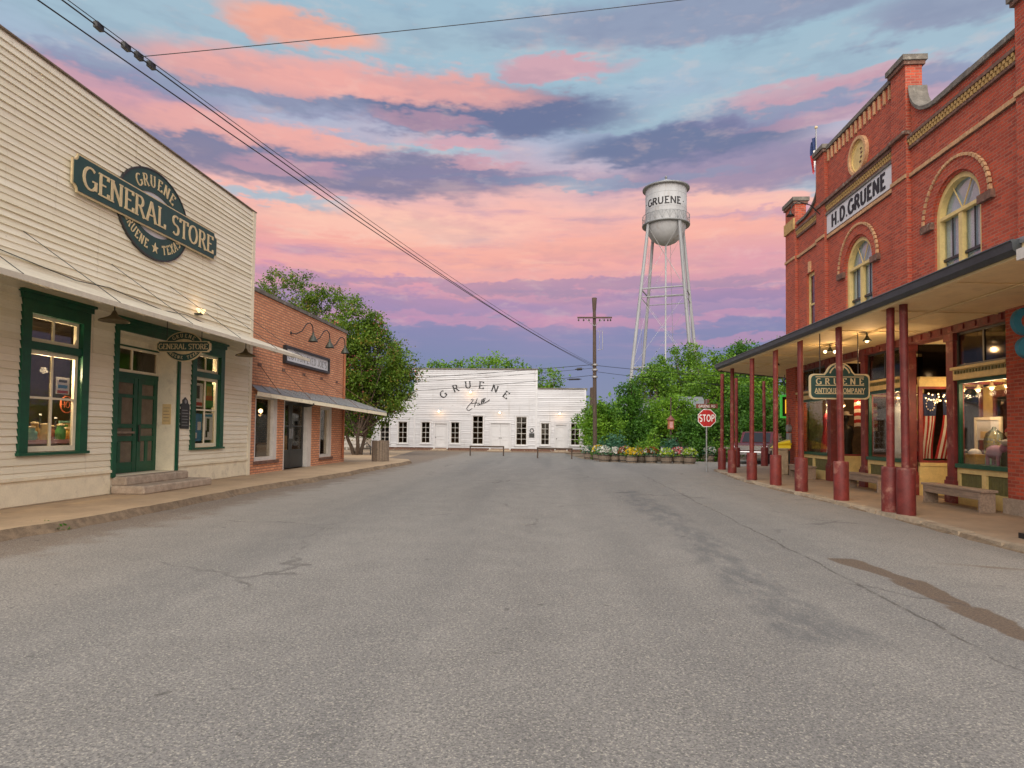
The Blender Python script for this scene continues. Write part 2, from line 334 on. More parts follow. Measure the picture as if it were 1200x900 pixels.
# ------------------------------------------------------------------ mesh helpers
ORG = {}
class MB:
    def __init__(s): s.v = []; s.f = []; s.sm = []
    def add(s, vs, fs, smooth=False):
        o = len(s.v); s.v += [tuple(map(float, p)) for p in vs]; s.f += [tuple(i+o for i in f) for f in fs]; s.sm += [smooth]*len(fs); return s
    def box(s, x0, x1, y0, y1, z0, z1):
        if x0 > x1: x0, x1 = x1, x0
        if y0 > y1: y0, y1 = y1, y0
        if z0 > z1: z0, z1 = z1, z0
        return s.add([(x0,y0,z0),(x1,y0,z0),(x1,y1,z0),(x0,y1,z0),(x0,y0,z1),(x1,y0,z1),(x1,y1,z1),(x0,y1,z1)],
                     [(0,3,2,1),(4,5,6,7),(0,1,5,4),(1,2,6,5),(2,3,7,6),(3,0,4,7)])
    def bbox(s, x0, x1, y0, y1, z0, z1, b=.01):
        """box with chamfered upright and top edges"""
        b = min(b, (x1-x0)/3, (y1-y0)/3, (z1-z0)/3)
        ring = lambda i, z: [(x0+i+b,y0+i,z),(x1-i-b,y0+i,z),(x1-i,y0+i+b,z),(x1-i,y1-i-b,z),(x1-i-b,y1-i,z),(x0+i+b,y1-i,z),(x0+i,y1-i-b,z),(x0+i,y0+i+b,z)]
        vs = ring(b*.7, z0)+ring(0, z0+b)+ring(0, z1-b)+ring(b*.7, z1)
        fs = [tuple(range(7, -1, -1)), tuple(range(24, 32))]
        for k in range(3):
            for i in range(8): j = (i+1) % 8; fs.append((k*8+i, k*8+j, k*8+8+j, k*8+8+i))
        return s.add(vs, fs)
    def prism(s, poly, fn, a, b):
        """poly: 2-D points; fn(p, q, t) -> xyz ; extruded from t=a to t=b"""
        n = len(poly); ar = sum(poly[i][0]*poly[(i+1) % n][1]-poly[(i+1) % n][0]*poly[i][1] for i in range(n))
        vs = [fn(p, q, a) for p, q in poly]+[fn(p, q, b) for p, q in poly]
        fs = [tuple(range(n-1, -1, -1)), tuple(range(n, 2*n))]+[(i, (i+1) % n, n+(i+1) % n, n+i) for i in range(n)]
        return s.add(vs, fs)
    def cyl(s, p0, p1, r0, r1=None, n=10, cap=True, smooth=True):
        r1 = r0 if r1 is None else r1
        p0, p1 = Vector(p0), Vector(p1); d = (p1-p0)
        if d.length < 1e-6: return s
        d.normalize(); a = d.orthogonal().normalized(); b = d.cross(a)
        vs = [p0+(a*math.cos(2*math.pi*i/n)+b*math.sin(2*math.pi*i/n))*r0 for i in range(n)]
        vs += [p1+(a*math.cos(2*math.pi*i/n)+b*math.sin(2*math.pi*i/n))*r1 for i in range(n)]
        s.add(vs, [(i, (i+1) % n, n+(i+1) % n, n+i) for i in range(n)], smooth)
        if cap: s.add(vs, [tuple(range(n-1, -1, -1)), tuple(range(n, 2*n))])
        return s
    def tube(s, pts, r, n=6, r1=None):
        pts = [Vector(p) for p in pts]; m = len(pts)
        vs = []; a = None
        for i, p in enumerate(pts):
            d = (pts[min(i+1, m-1)]-pts[max(i-1, 0)]).normalized()
            if a is None: a = d.orthogonal().normalized()
            a = (a-d*a.dot(d)).normalized(); b = d.cross(a); rr = r if r1 is None else r+(r1-r)*i/(m-1)
            vs += [p+(a*math.cos(2*math.pi*k/n)+b*math.sin(2*math.pi*k/n))*rr for k in range(n)]
        fs = [(i*n+k, i*n+(k+1) % n, (i+1)*n+(k+1) % n, (i+1)*n+k) for i in range(m-1) for k in range(n)]
        s.add(vs, fs, True); s.add(vs, [tuple(range(n-1, -1, -1)), tuple(range((m-1)*n, m*n))]); return s
    def lathe(s, prof, c=(0,0,0), n=16, smooth=True, caps=True):
        vs = [(c[0]+r*math.cos(2*math.pi*k/n), c[1]+r*math.sin(2*math.pi*k/n), c[2]+z) for r, z in prof for k in range(n)]
        fs = [(i*n+k, i*n+(k+1) % n, (i+1)*n+(k+1) % n, (i+1)*n+k) for i in range(len(prof)-1) for k in range(n)]
        s.add(vs, fs, smooth)
        if caps: s.add(vs, [tuple(range(n-1, -1, -1)), tuple(range((len(prof)-1)*n, len(prof)*n))])
        return s
    def ball(s, c, rx, ry=None, rz=None, n=10, m=6, jit=0):
        ry = ry or rx; rz = rz or rx; vs = []; fs = []
        for j in range(m+1):
            th = math.pi*j/m
            for k in range(n):
                q = 1+random.uniform(-jit, jit)
                vs.append((c[0]+rx*q*math.sin(th)*math.cos(2*math.pi*k/n), c[1]+ry*q*math.sin(th)*math.sin(2*math.pi*k/n), c[2]-rz*q*math.cos(th)))
        for j in range(m):
            for k in range(n): fs.append((j*n+k, j*n+(k+1) % n, (j+1)*n+(k+1) % n, (j+1)*n+k))
        return s.add(vs, fs, True)
    def build(s, name, mat, parent=None, **tags):
        o = Vector(ORG.get(parent.name, (0,0,0))) if parent else Vector((0,0,0))
        me = bpy.data.meshes.new(name); me.from_pydata([tuple(Vector(p)-o) for p in s.v], [], s.f)
        me.polygons.foreach_set('use_smooth', s.sm)
        me.materials.append(MT[mat]); me.validate(); me.update()
        import bmesh
        bm = bmesh.new(); bm.from_mesh(me); bmesh.ops.recalc_face_normals(bm, faces=bm.faces); bm.to_mesh(me); bm.free()
        ob = bpy.data.objects.new(name, me); col.objects.link(ob)
        if parent: ob.parent = parent; ORG[ob.name] = tuple(o)
        for k, v in tags.items(): ob[k] = v
        return ob
def bx(name, mat, parent, *a, **t): return MB().box(*a).build(name, mat, parent, **t)
def cbx(name, mat, parent, x0, x1, y0, y1, z0, z1, b=.01, **t): return MB().bbox(min(x0,x1), max(x0,x1), min(y0,y1), max(y0,y1), min(z0,z1), max(z0,z1), b).build(name, mat, parent, **t)
def thing(name, label, cat, loc=(0,0,0), group=None):
    o = bpy.data.objects.new(name, None); col.objects.link(o); o.location = loc; o.empty_display_size = .2
    o['label'] = label; o['category'] = cat
    if group: o['group'] = group
    ORG[o.name] = tuple(loc); return o
def tag(o, label, cat, group=None):
    o['label'] = label; o['category'] = cat
    if group: o['group'] = group
    return o
def copy_tree(o, parent=None):
    c = o.copy(); col.objects.link(c); c.parent = parent
    for k in list(o.children): copy_tree(k, c)
    return c
def place(o, loc, rz=0., label=None, s=None):
    o.location = loc; o.rotation_euler = (0, 0, rz)
    if s: o.scale = (s, s, s)
    if label: o['label'] = label
    return o
def fast_mesh(name, verts, quads, mat, parent=None, **tags):
    o = np.array(ORG.get(parent.name, (0,0,0))) if parent else np.zeros(3)
    me = bpy.data.meshes.new(name); nv, nf = len(verts), len(quads)
    me.vertices.add(nv); me.vertices.foreach_set('co', (verts-o).astype(np.float32).ravel())
    me.loops.add(nf*4); me.loops.foreach_set('vertex_index', quads.astype(np.int32).ravel())
    me.polygons.add(nf); me.polygons.foreach_set('loop_start', np.arange(0, nf*4, 4, dtype=np.int32))
    me.materials.append(MT[mat]); me.update(); me.validate()
    ob = bpy.data.objects.new(name, me); col.objects.link(ob)
    if parent: ob.parent = parent; ORG[ob.name] = tuple(o)
    for k, v in tags.items(): ob[k] = v
    return ob
def leaf_quads(c, size, up=.5, asp=.6):
    """a folded diamond of two triangles-worth per leaf, random facing"""
    n = len(c); nrm = rng.normal(size=(n,3)); nrm[:,2] += up*2; nrm /= np.linalg.norm(nrm, axis=1)[:,None]
    t = np.cross(nrm, rng.normal(size=(n,3))); t /= np.linalg.norm(t, axis=1)[:,None]+1e-9; b = np.cross(nrm, t)
    s = (size*rng.uniform(.6, 1.35, n))[:,None]
    v = np.stack([c-t*s, c-b*s*asp-nrm*s*.12, c+t*s, c+b*s*asp-nrm*s*.12], 1).reshape(-1,3)
    return v, np.arange(n*4).reshape(-1,4)

# ------------------------------------------------------------------ lettering (pen strokes, thick uprights, thin bars)
def arc(cx, cy, rx, ry, a0, a1, n=12): return [(cx+rx*math.cos(R_(a0+(a1-a0)*i/n)), cy+ry*math.sin(R_(a0+(a1-a0)*i/n))) for i in range(n+1)]
GL = {
 'G': (.86, [arc(.45,.5,.40,.47,50,320), [(.80,.08),(.80,.44)], [(.58,.44),(.90,.44)]]),
 'E': (.70, [[(.16,0),(.16,1)], [(.02,.96),(.64,.96)], [(.16,.52),(.50,.52)], [(.02,.04),(.68,.04)], [(.64,1),(.64,.80)], [(.68,0),(.68,.22)]]),
 'N': (.90, [[(.14,0),(.14,1)], [(.14,.98),(.76,.02)], [(.76,0),(.76,1)]]),
 'R': (.82, [[(.16,0),(.16,1)], [(.16,.96),(.40,.96)]+arc(.40,.735,.24,.225,90,-90)+[(.16,.51)], [(.40,.51),(.76,.0)]]),
 'A': (.86, [[(.06,0),(.42,1)], [(.42,1),(.80,0)], [(.2,.33),(.66,.33)]]),
 'L': (.68, [[(.16,0),(.16,1)], [(.02,.04),(.64,.04)], [(.64,0),(.64,.24)]]),
 'S': (.66, [arc(.34,.74,.25,.23,40,270)+arc(.34,.26,.27,.25,90,-140)]),
 'T': (.76, [[(.02,.96),(.74,.96)], [(.38,0),(.38,1)], [(.02,1),(.02,.78)], [(.74,1),(.74,.78)]]),
 'O': (.92, [arc(.46,.5,.38,.47,90,450,20)]),
 'Q': (.92, [arc(.46,.5,.38,.47,90,450,20), [(.5,.25),(.86,-.1)]]),
 'U': (.86, [[(.14,1),(.14,.34)]+arc(.43,.34,.29,.30,180,360)+[(.72,1)]]),
 'X': (.84, [[(.08,1),(.76,0)], [(.76,1),(.08,0)]]),
 'H': (.88, [[(.14,0),(.14,1)], [(.74,0),(.74,1)], [(.14,.5),(.74,.5)]]),
 'D': (.88, [[(.16,0),(.16,1)], [(.16,.96),(.38,.96)]+arc(.38,.5,.40,.46,90,-90)+[(.16,.04)]]),
 'C': (.82, [arc(.45,.5,.40,.47,50,312)]),
 'M': (1.0, [[(.12,0),(.12,1)], [(.12,.98),(.49,.15)], [(.49,.15),(.86,.98)], [(.86,0),(.86,1)]]),
 'P': (.76, [[(.16,0),(.16,1)], [(.16,.96),(.42,.96)]+arc(.42,.725,.25,.235,90,-90)+[(.16,.49)]]),
 'Y': (.80, [[(.06,1),(.40,.46)], [(.74,1),(.40,.46)], [(.40,.48),(.40,0)]]),
 'I': (.40, [[(.20,0),(.20,1)]]),
 'B': (.78, [[(.16,0),(.16,1)], [(.16,.96),(.40,.96)]+arc(.40,.74,.22,.22,90,-90)+[(.16,.52)], [(.40,.52)]+arc(.42,.28,.26,.24,90,-90)+[(.16,.04)]]),
 'J': (.60, [[(.44,1),(.44,.28)]+arc(.25,.28,.19,.25,0,-170)]), "'": (.26, [[(.13,1),(.13,.74)]]), 'K': (.84, [[(.16,0),(.16,1)], [(.74,1),(.18,.42)], [(.36,.6),(.78,0)]]), 'W': (1.1, [[(.06,1),(.3,0)], [(.3,0),(.54,1)], [(.54,1),(.78,0)], [(.78,0),(1.02,1)]]),
 '.': (.34, [[(.1,.07),(.24,.07)]]), ' ': (.42, []),
}
SERIF = {'G': [], 'E': [], 'S': [], 'O': [], 'Q': [], 'C': [], 'T': [(.38,0)], 'N': [(.14,0),(.14,1),(.76,1)], 'R': [(.16,0),(.16,1),(.76,0)], 'A': [(.06,0),(.80,0)], 'L': [(.16,1)], 'U': [(.14,1),(.72,1)],
 'X': [(.08,0),(.08,1),(.76,0),(.76,1)], 'H': [(.14,0),(.14,1),(.74,0),(.74,1)], 'D': [], 'M': [(.12,0),(.12,1),(.86,0),(.86,1)], 'P': [(.16,0)], 'Y': [(.06,1),(.74,1),(.40,0)], 'I': [(.2,0),(.2,1)], 'B': []}
def stroke(mb, pts, place_, thick, thin, depth, lift):
    m = len(pts); L = []; Rr = []
    for i, (px, py) in enumerate(pts):
        a = pts[max(i-1,0)]; b = pts[min(i+1,m-1)]
        if m > 3 and pts[0] == pts[-1] and i in (0, m-1): a, b = pts[m-2], pts[1]
        dx, dy = b[0]-a[0], b[1]-a[1]; l = math.hypot(dx, dy) or 1; dx /= l; dy /= l
        w = (thin+(thick-thin)*min(1, abs(dy)*1.05))/2
        L.append((px-dy*w, py+dx*w)); Rr.append((px+dy*w, py-dx*w))
    vs = [place_(p, depth+lift) for p in L]+[place_(p, depth+lift) for p in Rr]+[place_(p, 0) for p in L]+[place_(p, 0) for p in Rr]
    fs = []
    for i in range(m-1): fs += [(i, i+1, m+i+1, m+i), (i, 2*m+i, 2*m+i+1, i+1), (m+i, m+i+1, 3*m+i+1, 3*m+i)]
    fs += [(0, m, 3*m, 2*m), (m-1, 3*m-1, 4*m-1, 2*m-1)]
    mb.add(vs, fs)
def glyph(mb, ch, place_, thick=.16, thin=.07, serif=True, depth=.01):
    if ch not in GL: return
    k = 0
    for st in GL[ch][1]:
        if not serif and ch in 'ET' and st[0][0] == st[-1][0] and abs(st[0][1]-st[-1][1]) < .3: continue
        if not serif and ch == 'L' and st[0][0] == .64: continue
        stroke(mb, st, place_, thick if ch != '.' else .14, thin if ch != '.' else .14, depth, k*.0006); k += 1
    if serif:
        for x, y in SERIF.get(ch, []):
            yy = .03 if y == 0 else .97
            stroke(mb, [(x-.13, yy), (x+.13, yy)], place_, .06, .06, depth, k*.0006); k += 1
def text(parent, s, o, right, up, h, mat, thick=.16, thin=.07, serif=True, depth=.012, wscale=1., track=.06, joined=False, name='letter'):
    """centred line of capitals on a plane; each letter its own part unless joined"""
    right, up = Vector(right).normalized(), Vector(up).normalized(); nrm = right.cross(up); o = Vector(o)
    tot = sum((GL[c][0]+track) for c in s)-track; x = -tot/2; J = MB()
    for c in s:
        x0 = x
        pl = lambda p, d: o+right*((x0+p[0])*h*wscale)+up*((p[1]-.5)*h)+nrm*d
        if joined: glyph(J, c, pl, thick, thin, serif, depth)
        elif c != ' ':
            mb = MB(); glyph(mb, c, pl, thick, thin, serif, depth); mb.build(name, mat, parent)
        x += GL[c][0]+track
    if joined: J.build('lettering', mat, parent)
def text_arc(parent, s, centre, right, up, rx, ry, a_mid, a_step, h, mat, bottom=False, joined=False, wscale=1., **k):
    """letters on an ellipse; a_mid is the angle of the middle letter"""
    right, up = Vector(right).normalized(), Vector(up).normalized(); nrm = right.cross(up); c0 = Vector(centre); n = len(s); J = MB()
    for i, ch in enumerate(s):
        if ch == ' ': continue
        a = a_mid+((i-(n-1)/2)*a_step)*(1 if bottom else -1); ar = R_(a)
        p = c0+right*rx*math.cos(ar)+up*ry*math.sin(ar)
        tx = Vector((-rx*math.sin(ar), ry*math.cos(ar))).normalized()*(1 if bottom else -1)
        r2 = right*tx.x+up*tx.y; u2 = nrm.cross(r2); w = GL[ch][0]
        pl = lambda q, d: p+r2*((q[0]-w/2)*h*wscale)+u2*((q[1]-.5)*h)+nrm*d
        mb = J if joined else MB(); glyph(mb, ch, pl, depth=k.get('depth', .012), thick=k.get('thick', .17), thin=k.get('thin', .08), serif=k.get('serif', True))
        if not joined: mb.build('letter', mat, parent)
    if joined: J.build('lettering', mat, parent)
def ring_poly(cx, cy, rx, ry, a0=0, a1=360, n=40): return [(cx+rx*math.cos(R_(a0+(a1-a0)*i/n)), cy+ry*math.sin(R_(a0+(a1-a0)*i/n))) for i in range(n if a1-a0 >= 360 else n+1)]
def annulus(mb, cx, cy, rx, ry, sx, sy, fn, a, b, n=40, a0=0, a1=360):
    O = ring_poly(cx, cy, rx, ry, a0, a1, n); I = ring_poly(cx, cy, sx, sy, a0, a1, n); m = len(O); closed = a1-a0 >= 360
    vs = [fn(*p, b) for p in O]+[fn(*p, b) for p in I]+[fn(*p, a) for p in O]+[fn(*p, a) for p in I]; fs = []
    for i in range(m if closed else m-1):
        j = (i+1) % m; fs += [(i, j, m+j, m+i), (2*m+i, 3*m+i, 3*m+j, 2*m+j), (i, 2*m+i, 2*m+j, j), (m+i, m+j, 3*m+j, 3*m+i)]
    if not closed: fs += [(0, m, 3*m, 2*m), (m-1, 3*m-1, 4*m-1, 2*m-1)]
    return mb.add(vs, fs)
LAMP = .33
def point_light(name, parent, loc, power, colr=(1, .62, .3), r=.06):
    d = bpy.data.lights.new(name, 'POINT'); d.energy = power*LAMP; d.color = colr; d.shadow_soft_size = r
    o = bpy.data.objects.new(name, d); col.objects.link(o)
    if parent: o.parent = parent; o.location = Vector(loc)-Vector(ORG[parent.name])
    else: o.location = loc
    return o

# ------------------------------------------------------------------ ground, road, pavements
SW, SWR = .13, .06                                                # pavement height
XL, XR = -9.35, 8.9                                     # the two street fronts
def road_material():
    m = new_mat('asphalt'); P = pos(); x, y, z = xyz(P)
    big = noise(vscale(P, (.55, .09, 1)), 1., 4, .6); mid = noise(P, 1.7, 4, .65); fine = noise(P, 46, 3, .72)
    vor = node('ShaderNodeTexVoronoi'); vor.inputs['Scale'].default_value = 115; E.nt.links.new(P, vor.inputs['Vector']); vc = E(node('ShaderNodeSeparateColor').outputs[0]); E.nt.links.new(vor.outputs['Color'], vc.s.node.inputs[0])
    c = cmix((big*.6+mid*.4).smooth(.32, .68), (.182, .172, .159), (.255, .240, .219))
    wear = noise(vscale(P, (1.0, .05, 1), (3, 0, 0)), .9, 3, .5)
    c = cmix(wear.smooth(.45, .70)*.4, c, (.130, .128, .124))
    for tx_ in (-3.6, -1.6, 1.5, 3.4): c = cmix((1-((x-tx_+(big-.5)*1.2).abs()).smooth(.15, .9))*.22*noise(vscale(P, (1, .3, 1)), 1.6, 4, .6).smooth(.3, .6), c, (.125, .123, .122))
    # pale worn margins beside the pavements, darker traffic lanes
    marg = x.abs().smooth(3.0, 6.4)
    c = cmix((marg*(.35+mid*.6)).clamp()*.7, c, (.36, .31, .255))
    c = cmix(((x+5.95+(mid-.5)*2.4+(fine-.5)*.5)*-1).smooth(0, .9)*.7, c, (.185, .125, .080))
    # stone chips
    c = cmix(vc.smooth(.76, .97)*.55*(1-y.smooth(14, 34)*.8), c, (.47, .43, .355))
    c = cmix((1-vc.smooth(.03, .30))*.45*(1-y.smooth(14, 34)*.7), c, (.045, .043, .04))
    c = cmix(fine.smooth(.45, .64)*.65, c, (.080, .077, .073))
    def along(pts, w0, w1, wob=.3, sc_=1.):
        """distance-like mask round a bent line on the road"""
        res = None; wobn = (noise(P, sc_, 4, .65)-.5)*wob
        for (ax, ay), (bx_, by) in zip(pts, pts[1:]):
            k = (bx_-ax)/(by-ay) if abs(by-ay) > .01 else 0
            lo, hi = min(ay, by), max(ay, by)
            cx = (y-ay)*k+ax
            wd = ((y-lo)/(hi-lo)).clamp()*(w1-w0)+w0
            d = ((x-cx+wobn).abs())/wd
            inside = y.smooth(lo-.15, lo+.15)*(1-y.smooth(hi-.15, hi+.15))
            mk = (1-d.smooth(.45, 1.05))*inside
            res = mk if res is None else E.op('MAXIMUM', res, mk)
        return res
    g = lambda *q: [onZ(a, b) for a, b in q]
    tar = along(g((735, 575), (790, 612), (850, 662), (905, 700), (985, 755)), .5, .34, .9, .8)
    c = cmix((tar*noise(vscale(P, (1, .35, 1)), 4.5, 6, .72).smooth(.36, .60)).clamp()*.62, c, (.085, .088, .09))
    seam = along(g((752, 556), (860, 610), (1000, 681), (1190, 783)), .02, .02, .35, .6)
    c = cmix(seam*noise(P, 2.2, 3, .6).smooth(.36, .56)*.7, c, (.06, .052, .045))
    dirt = along(g((985, 655), (1060, 680), (1130, 712), (1215, 752)), .13, .24, .18, 2.6)
    c = cmix((dirt*(.7+mid*.7)).smooth(.12, .6)*.9, c, cmix(fine.smooth(.35, .65), (.07, .047, .032), (.15, .105, .07)))
    dirt2 = along(g((1130, 662), (1196, 668)), .25, .25, .6, 1.5)
    c = cmix(dirt2*.7, c, (.14, .10, .065))
    # crazing
    v2 = node('ShaderNodeTexVoronoi', feature='DISTANCE_TO_EDGE'); v2.inputs['Scale'].default_value = .42
    nn = node('ShaderNodeTexNoise'); nn.inputs['Scale'].default_value = 1.3; nn.inputs['Detail'].default_value = 6; E.nt.links.new(P, nn.inputs['Vector'])
    mx = node('ShaderNodeMix', data_type='VECTOR'); mx.inputs[0].default_value = .45; E.nt.links.new(P, mx.inputs[4]); E.nt.links.new(nn.outputs['Color'], mx.inputs[5]); E.nt.links.new(mx.outputs[1], v2.inputs['Vector'])
    cr = (1-E(v2.outputs['Distance']).smooth(.002, .009))*noise(P, .35, 4, .6).smooth(.5, .62)
    c = cmix(cr*.5, c, (.06, .054, .05))
    spots = noise(P, 5.5, 2, .5).smooth(.70, .76)
    c = cmix(spots*.55, c, (.055, .05, .046))
    finish(c, .86, 0, fine*.6+vc*.6-cr*1.2-seam*1.0, .6, .012, spec=.35)
road_material()
def sheet(name, poly, z, mat, **t):
    mb = MB(); mb.add([(x, y, z) for x, y in poly], [tuple(range(len(poly)))]); return mb.build(name, mat, None, kind='structure', **t)
sheet('ground', [(-900,-300),(900,-300),(900,1500),(-900,1500)], -.03, 'earth')
sheet('road', [(-8.6,-40),(7.4,-40),(7.4,24),(9,27),(14,31.5),(150,110),(150,125),(30,50),(7.5,36.5),(1.5,37),(0.6,46.2),(-14,46.2),(-150,47),(-150,30.5),(-9.5,30.5),(-8.4,28),(-8.6,20)], 0, 'asphalt')
sheet('hall_forecourt', [(-40,46.1),(4,46.1),(4,49.2),(-40,49.2)], .006, 'soil')
sheet('side_yard', [(-60,29.2),(-9.2,29.2),(-8.9,30.6),(-10.5,46),(-60,46)], .004, 'concrete_tan')

def rough_slab(name, line, back, z, mat, edge_j=.05, step=.35, skirt='soil'):
    """pavement: a ragged street edge (line, from near to far) and straight back points"""
    pts = []
    for (x0, y0), (x1, y1) in zip(line, line[1:]):
        n = max(1, int(math.hypot(x1-x0, y1-y0)/step))
        for i in range(n):
            t = i/n; pts.append((x0+(x1-x0)*t+random.uniform(-edge_j, edge_j), y0+(y1-y0)*t))
    pts.append(line[-1])
    n = len(pts); mb = MB(); poly = pts+back
    vs = [(x, y, z) for x, y in poly]; mb.add(vs, [tuple(range(len(poly)))])
    o = mb.build(name, mat, None, kind='structure')
    e = MB(); sgn = 1 if line[0][0] < 0 else -1
    vv = [(x, y, z) for x, y in pts]+[(x+sgn*random.uniform(.05, .16), y, -.012) for x, y in pts]
    e.add(vv, [(i, i+1, n+i+1, n+i) for i in range(n-1)]); e.build('kerb_face', skirt, o)
    return o
kl = [(-7.5,-30),(-7.5,8.4),(-7.35,9.5),(-7.38,15),(-7.0,20.2),(-6.95,24),(-6.75,27.5),(-6.8,29.1),(-7.2,30.4),(-8.2,31.2),(-9.6,31.6)]
side_l = rough_slab('pavement', kl, [(-12,31.6),(-12,-30)], SW, 'concrete_tan')
post_px = [(1062, 601), (1044, 598), (986, 584), (939, 574), (909, 567), (881, 561), (858, 553), (846, 549), (863, 546.5), (896, 545)]
POSTS = [onZ(a, b, .10) for a, b in post_px]
kr = [(6.3,-30),(6.3,10)]+[(x-.23, y) for x, y in POSTS[:1]+POSTS[2:7]]+[(POSTS[7][0]-.25, POSTS[7][1]+.15), (POSTS[8][0]-.05, POSTS[8][1]+.4), (POSTS[9][0], POSTS[9][1]+.4), (16, 36.5)]
side_r = rough_slab('pavement', kr, [(30,36.5),(30,-30)], SWR, 'concrete_brown', edge_j=.03)
# stone edging of the porch pavement, stone by stone
y = 4.0
def kr_x(y):
    for (x0, y0), (x1, y1) in zip(kr, kr[1:]):
        if y0 <= y <= y1: return x0+(x1-x0)*(y-y0)/(y1-y0)
    return 6.6
while y < 26.2:
    L = random.uniform(.5, 1.15); x0 = kr_x(y)-.04; x1 = kr_x(y+L)-.04; w = random.uniform(.16, .26); h = SWR+random.uniform(.004, .018); a = .012
    mb = MB(); mb.add([(x0-.03,y+a,-.02),(x1-.03,y+L-a,-.02),(x1+w,y+L-a,-.02),(x0+w,y+a,-.02),(x0+random.uniform(-.02,.03),y+a+.02,h),(x1+random.uniform(-.02,.03),y+L-a-.02,h),(x1+w,y+L-a,h-.004),(x0+w,y+a,h-.004)],
            [(0,3,2,1),(4,5,6,7),(0,1,5,4),(1,2,6,5),(2,3,7,6),(3,0,4,7)]); mb.build('kerb_stone', 'kerb_stone', side_r); y += L

# ------------------------------------------------------------------ facade helpers: P(a, b, d) maps along / up / proud-of-wall to the world
PL = lambda a, b, d: (XL+d, a, b)
PR = lambda a, b, d: (XR-d, a, b)
YH = 49.
PH = lambda a, b, d: (a, YH-d, b)
def slab(mb, P, a0, a1, b0, b1, d0, d1):
    vs = [P(a, b, d) for d in (d0, d1) for b in (b0, b1) for a in (a0, a1)]
    return mb.add(vs, [(0,1,3,2),(4,6,7,5),(0,4,5,1),(2,3,7,6),(0,2,6,4),(1,5,7,3)])
def sl(name, mat, parent, P, *a, **t): return slab(MB(), P, *a).build(name, mat, parent, **t)
def cut(a0, a1, holes):
    """interval minus holes"""
    segs = [(a0, a1)]
    for h0, h1 in holes:
        nx = []
        for s0, s1 in segs:
            if h1 <= s0 or h0 >= s1: nx.append((s0, s1)); continue
            if h0 > s0: nx.append((s0, h0))
            if h1 < s1: nx.append((h1, s1))
        segs = nx
    return [s for s in segs if s[1]-s[0] > .01]
def pierced(mb, P, a0, a1, b0, b1, d0, d1, holes):
    br = sorted({a0, a1, *[min(max(h[i], a0), a1) for h in holes for i in (0, 1)]})
    for p, q in zip(br, br[1:]):
        m = (p+q)/2
        for z0, z1 in cut(b0, b1, [(h[2], h[3]) for h in holes if h[0] < m < h[1]]): slab(mb, P, p, q, z0, z1, d0, d1)
    return mb
def sash(parent, P, a0, a1, b0, b1, d, cols, rows, fm, gm='pane_glass', fw=.06, mw=.03, name='window', th=.05, rowpos=None):
    mb = MB(); slab(mb, P, a0, a0+fw, b0, b1, d-th, d); slab(mb, P, a1-fw, a1, b0, b1, d-th, d); slab(mb, P, a0+fw, a1-fw, b0, b0+fw*1.3, d-th, d); slab(mb, P, a0+fw, a1-fw, b1-fw, b1, d-th, d)
    ia0, ia1, ib0, ib1 = a0+fw, a1-fw, b0+fw*1.3, b1-fw
    ca = [ia0+(ia1-ia0)*i/cols for i in range(cols+1)]; rb = [ib0+(ib1-ib0)*(i/rows if rowpos is None else rowpos[i]) for i in range(rows+1)]
    for c in ca[1:-1]: slab(mb, P, c-mw/2, c+mw/2, ib0, ib1, d-th+.008, d-.006)
    for r in rb[1:-1]: slab(mb, P, ia0, ia1, r-mw/2, r+mw/2, d-th+.01, d-.004)
    w = mb.build(name, fm, parent)
    for i in range(cols):
        for j in range(rows): slab(MB(), P, ca[i]+.001, ca[i+1]-.001, rb[j]+.001, rb[j+1]-.001, d-th*.6, d-th*.6+.006).build('pane', gm, w)
    return w
def lapped(parent, P, a0, a1, b0, b1, exp, holes, mat, name='clapboard', joint=(3.5, 5.5), proud=.036, one=False, wob=.008):
    J = MB(); z = b0
    while z < b1-.02:
        z1 = min(z+exp, b1)
        for s0, s1 in cut(a0, a1, [(h[0], h[1]) for h in holes if h[2] < z1-.03 and h[3] > z+.03]):
            a = s0
            while a < s1-.02:
                L = random.uniform(*joint); e = s1 if s1-a < L*1.35 else a+L
                t = random.uniform(-wob, wob); g = .007 if e < s1 else 0
                mb = J if one else MB()
                pd = proud*random.uniform(.8, 1.35); pr = [(.002, z+t), (pd, z+t), (proud*.3, z1+.012+t), (.002, z1+.012+t)]
                e2 = e-g; tw = random.uniform(-wob, wob)
                vs = [P(a, q+(0), p) for p, q in pr]+[P(e2, q+tw, p) for p, q in pr]
                mb.add(vs, [(0,1,2,3),(4,7,6,5),(0,4,5,1),(1,5,6,2),(2,6,7,3),(3,7,4,0)])
                if not one: mb.build(name, mat, parent)
                a = e
        z = z1
    if one: J.build('siding', mat, parent, kind='stuff')
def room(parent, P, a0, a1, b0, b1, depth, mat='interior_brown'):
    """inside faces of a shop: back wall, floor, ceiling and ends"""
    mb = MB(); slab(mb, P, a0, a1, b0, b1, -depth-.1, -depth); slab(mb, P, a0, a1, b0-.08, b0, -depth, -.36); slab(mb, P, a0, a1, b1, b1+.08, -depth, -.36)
    slab(mb, P, a0-.1, a0, b0, b1, -depth, -.36); slab(mb, P, a1, a1+.1, b0, b1, -depth, -.36); return mb.build('inner_room', mat, parent)

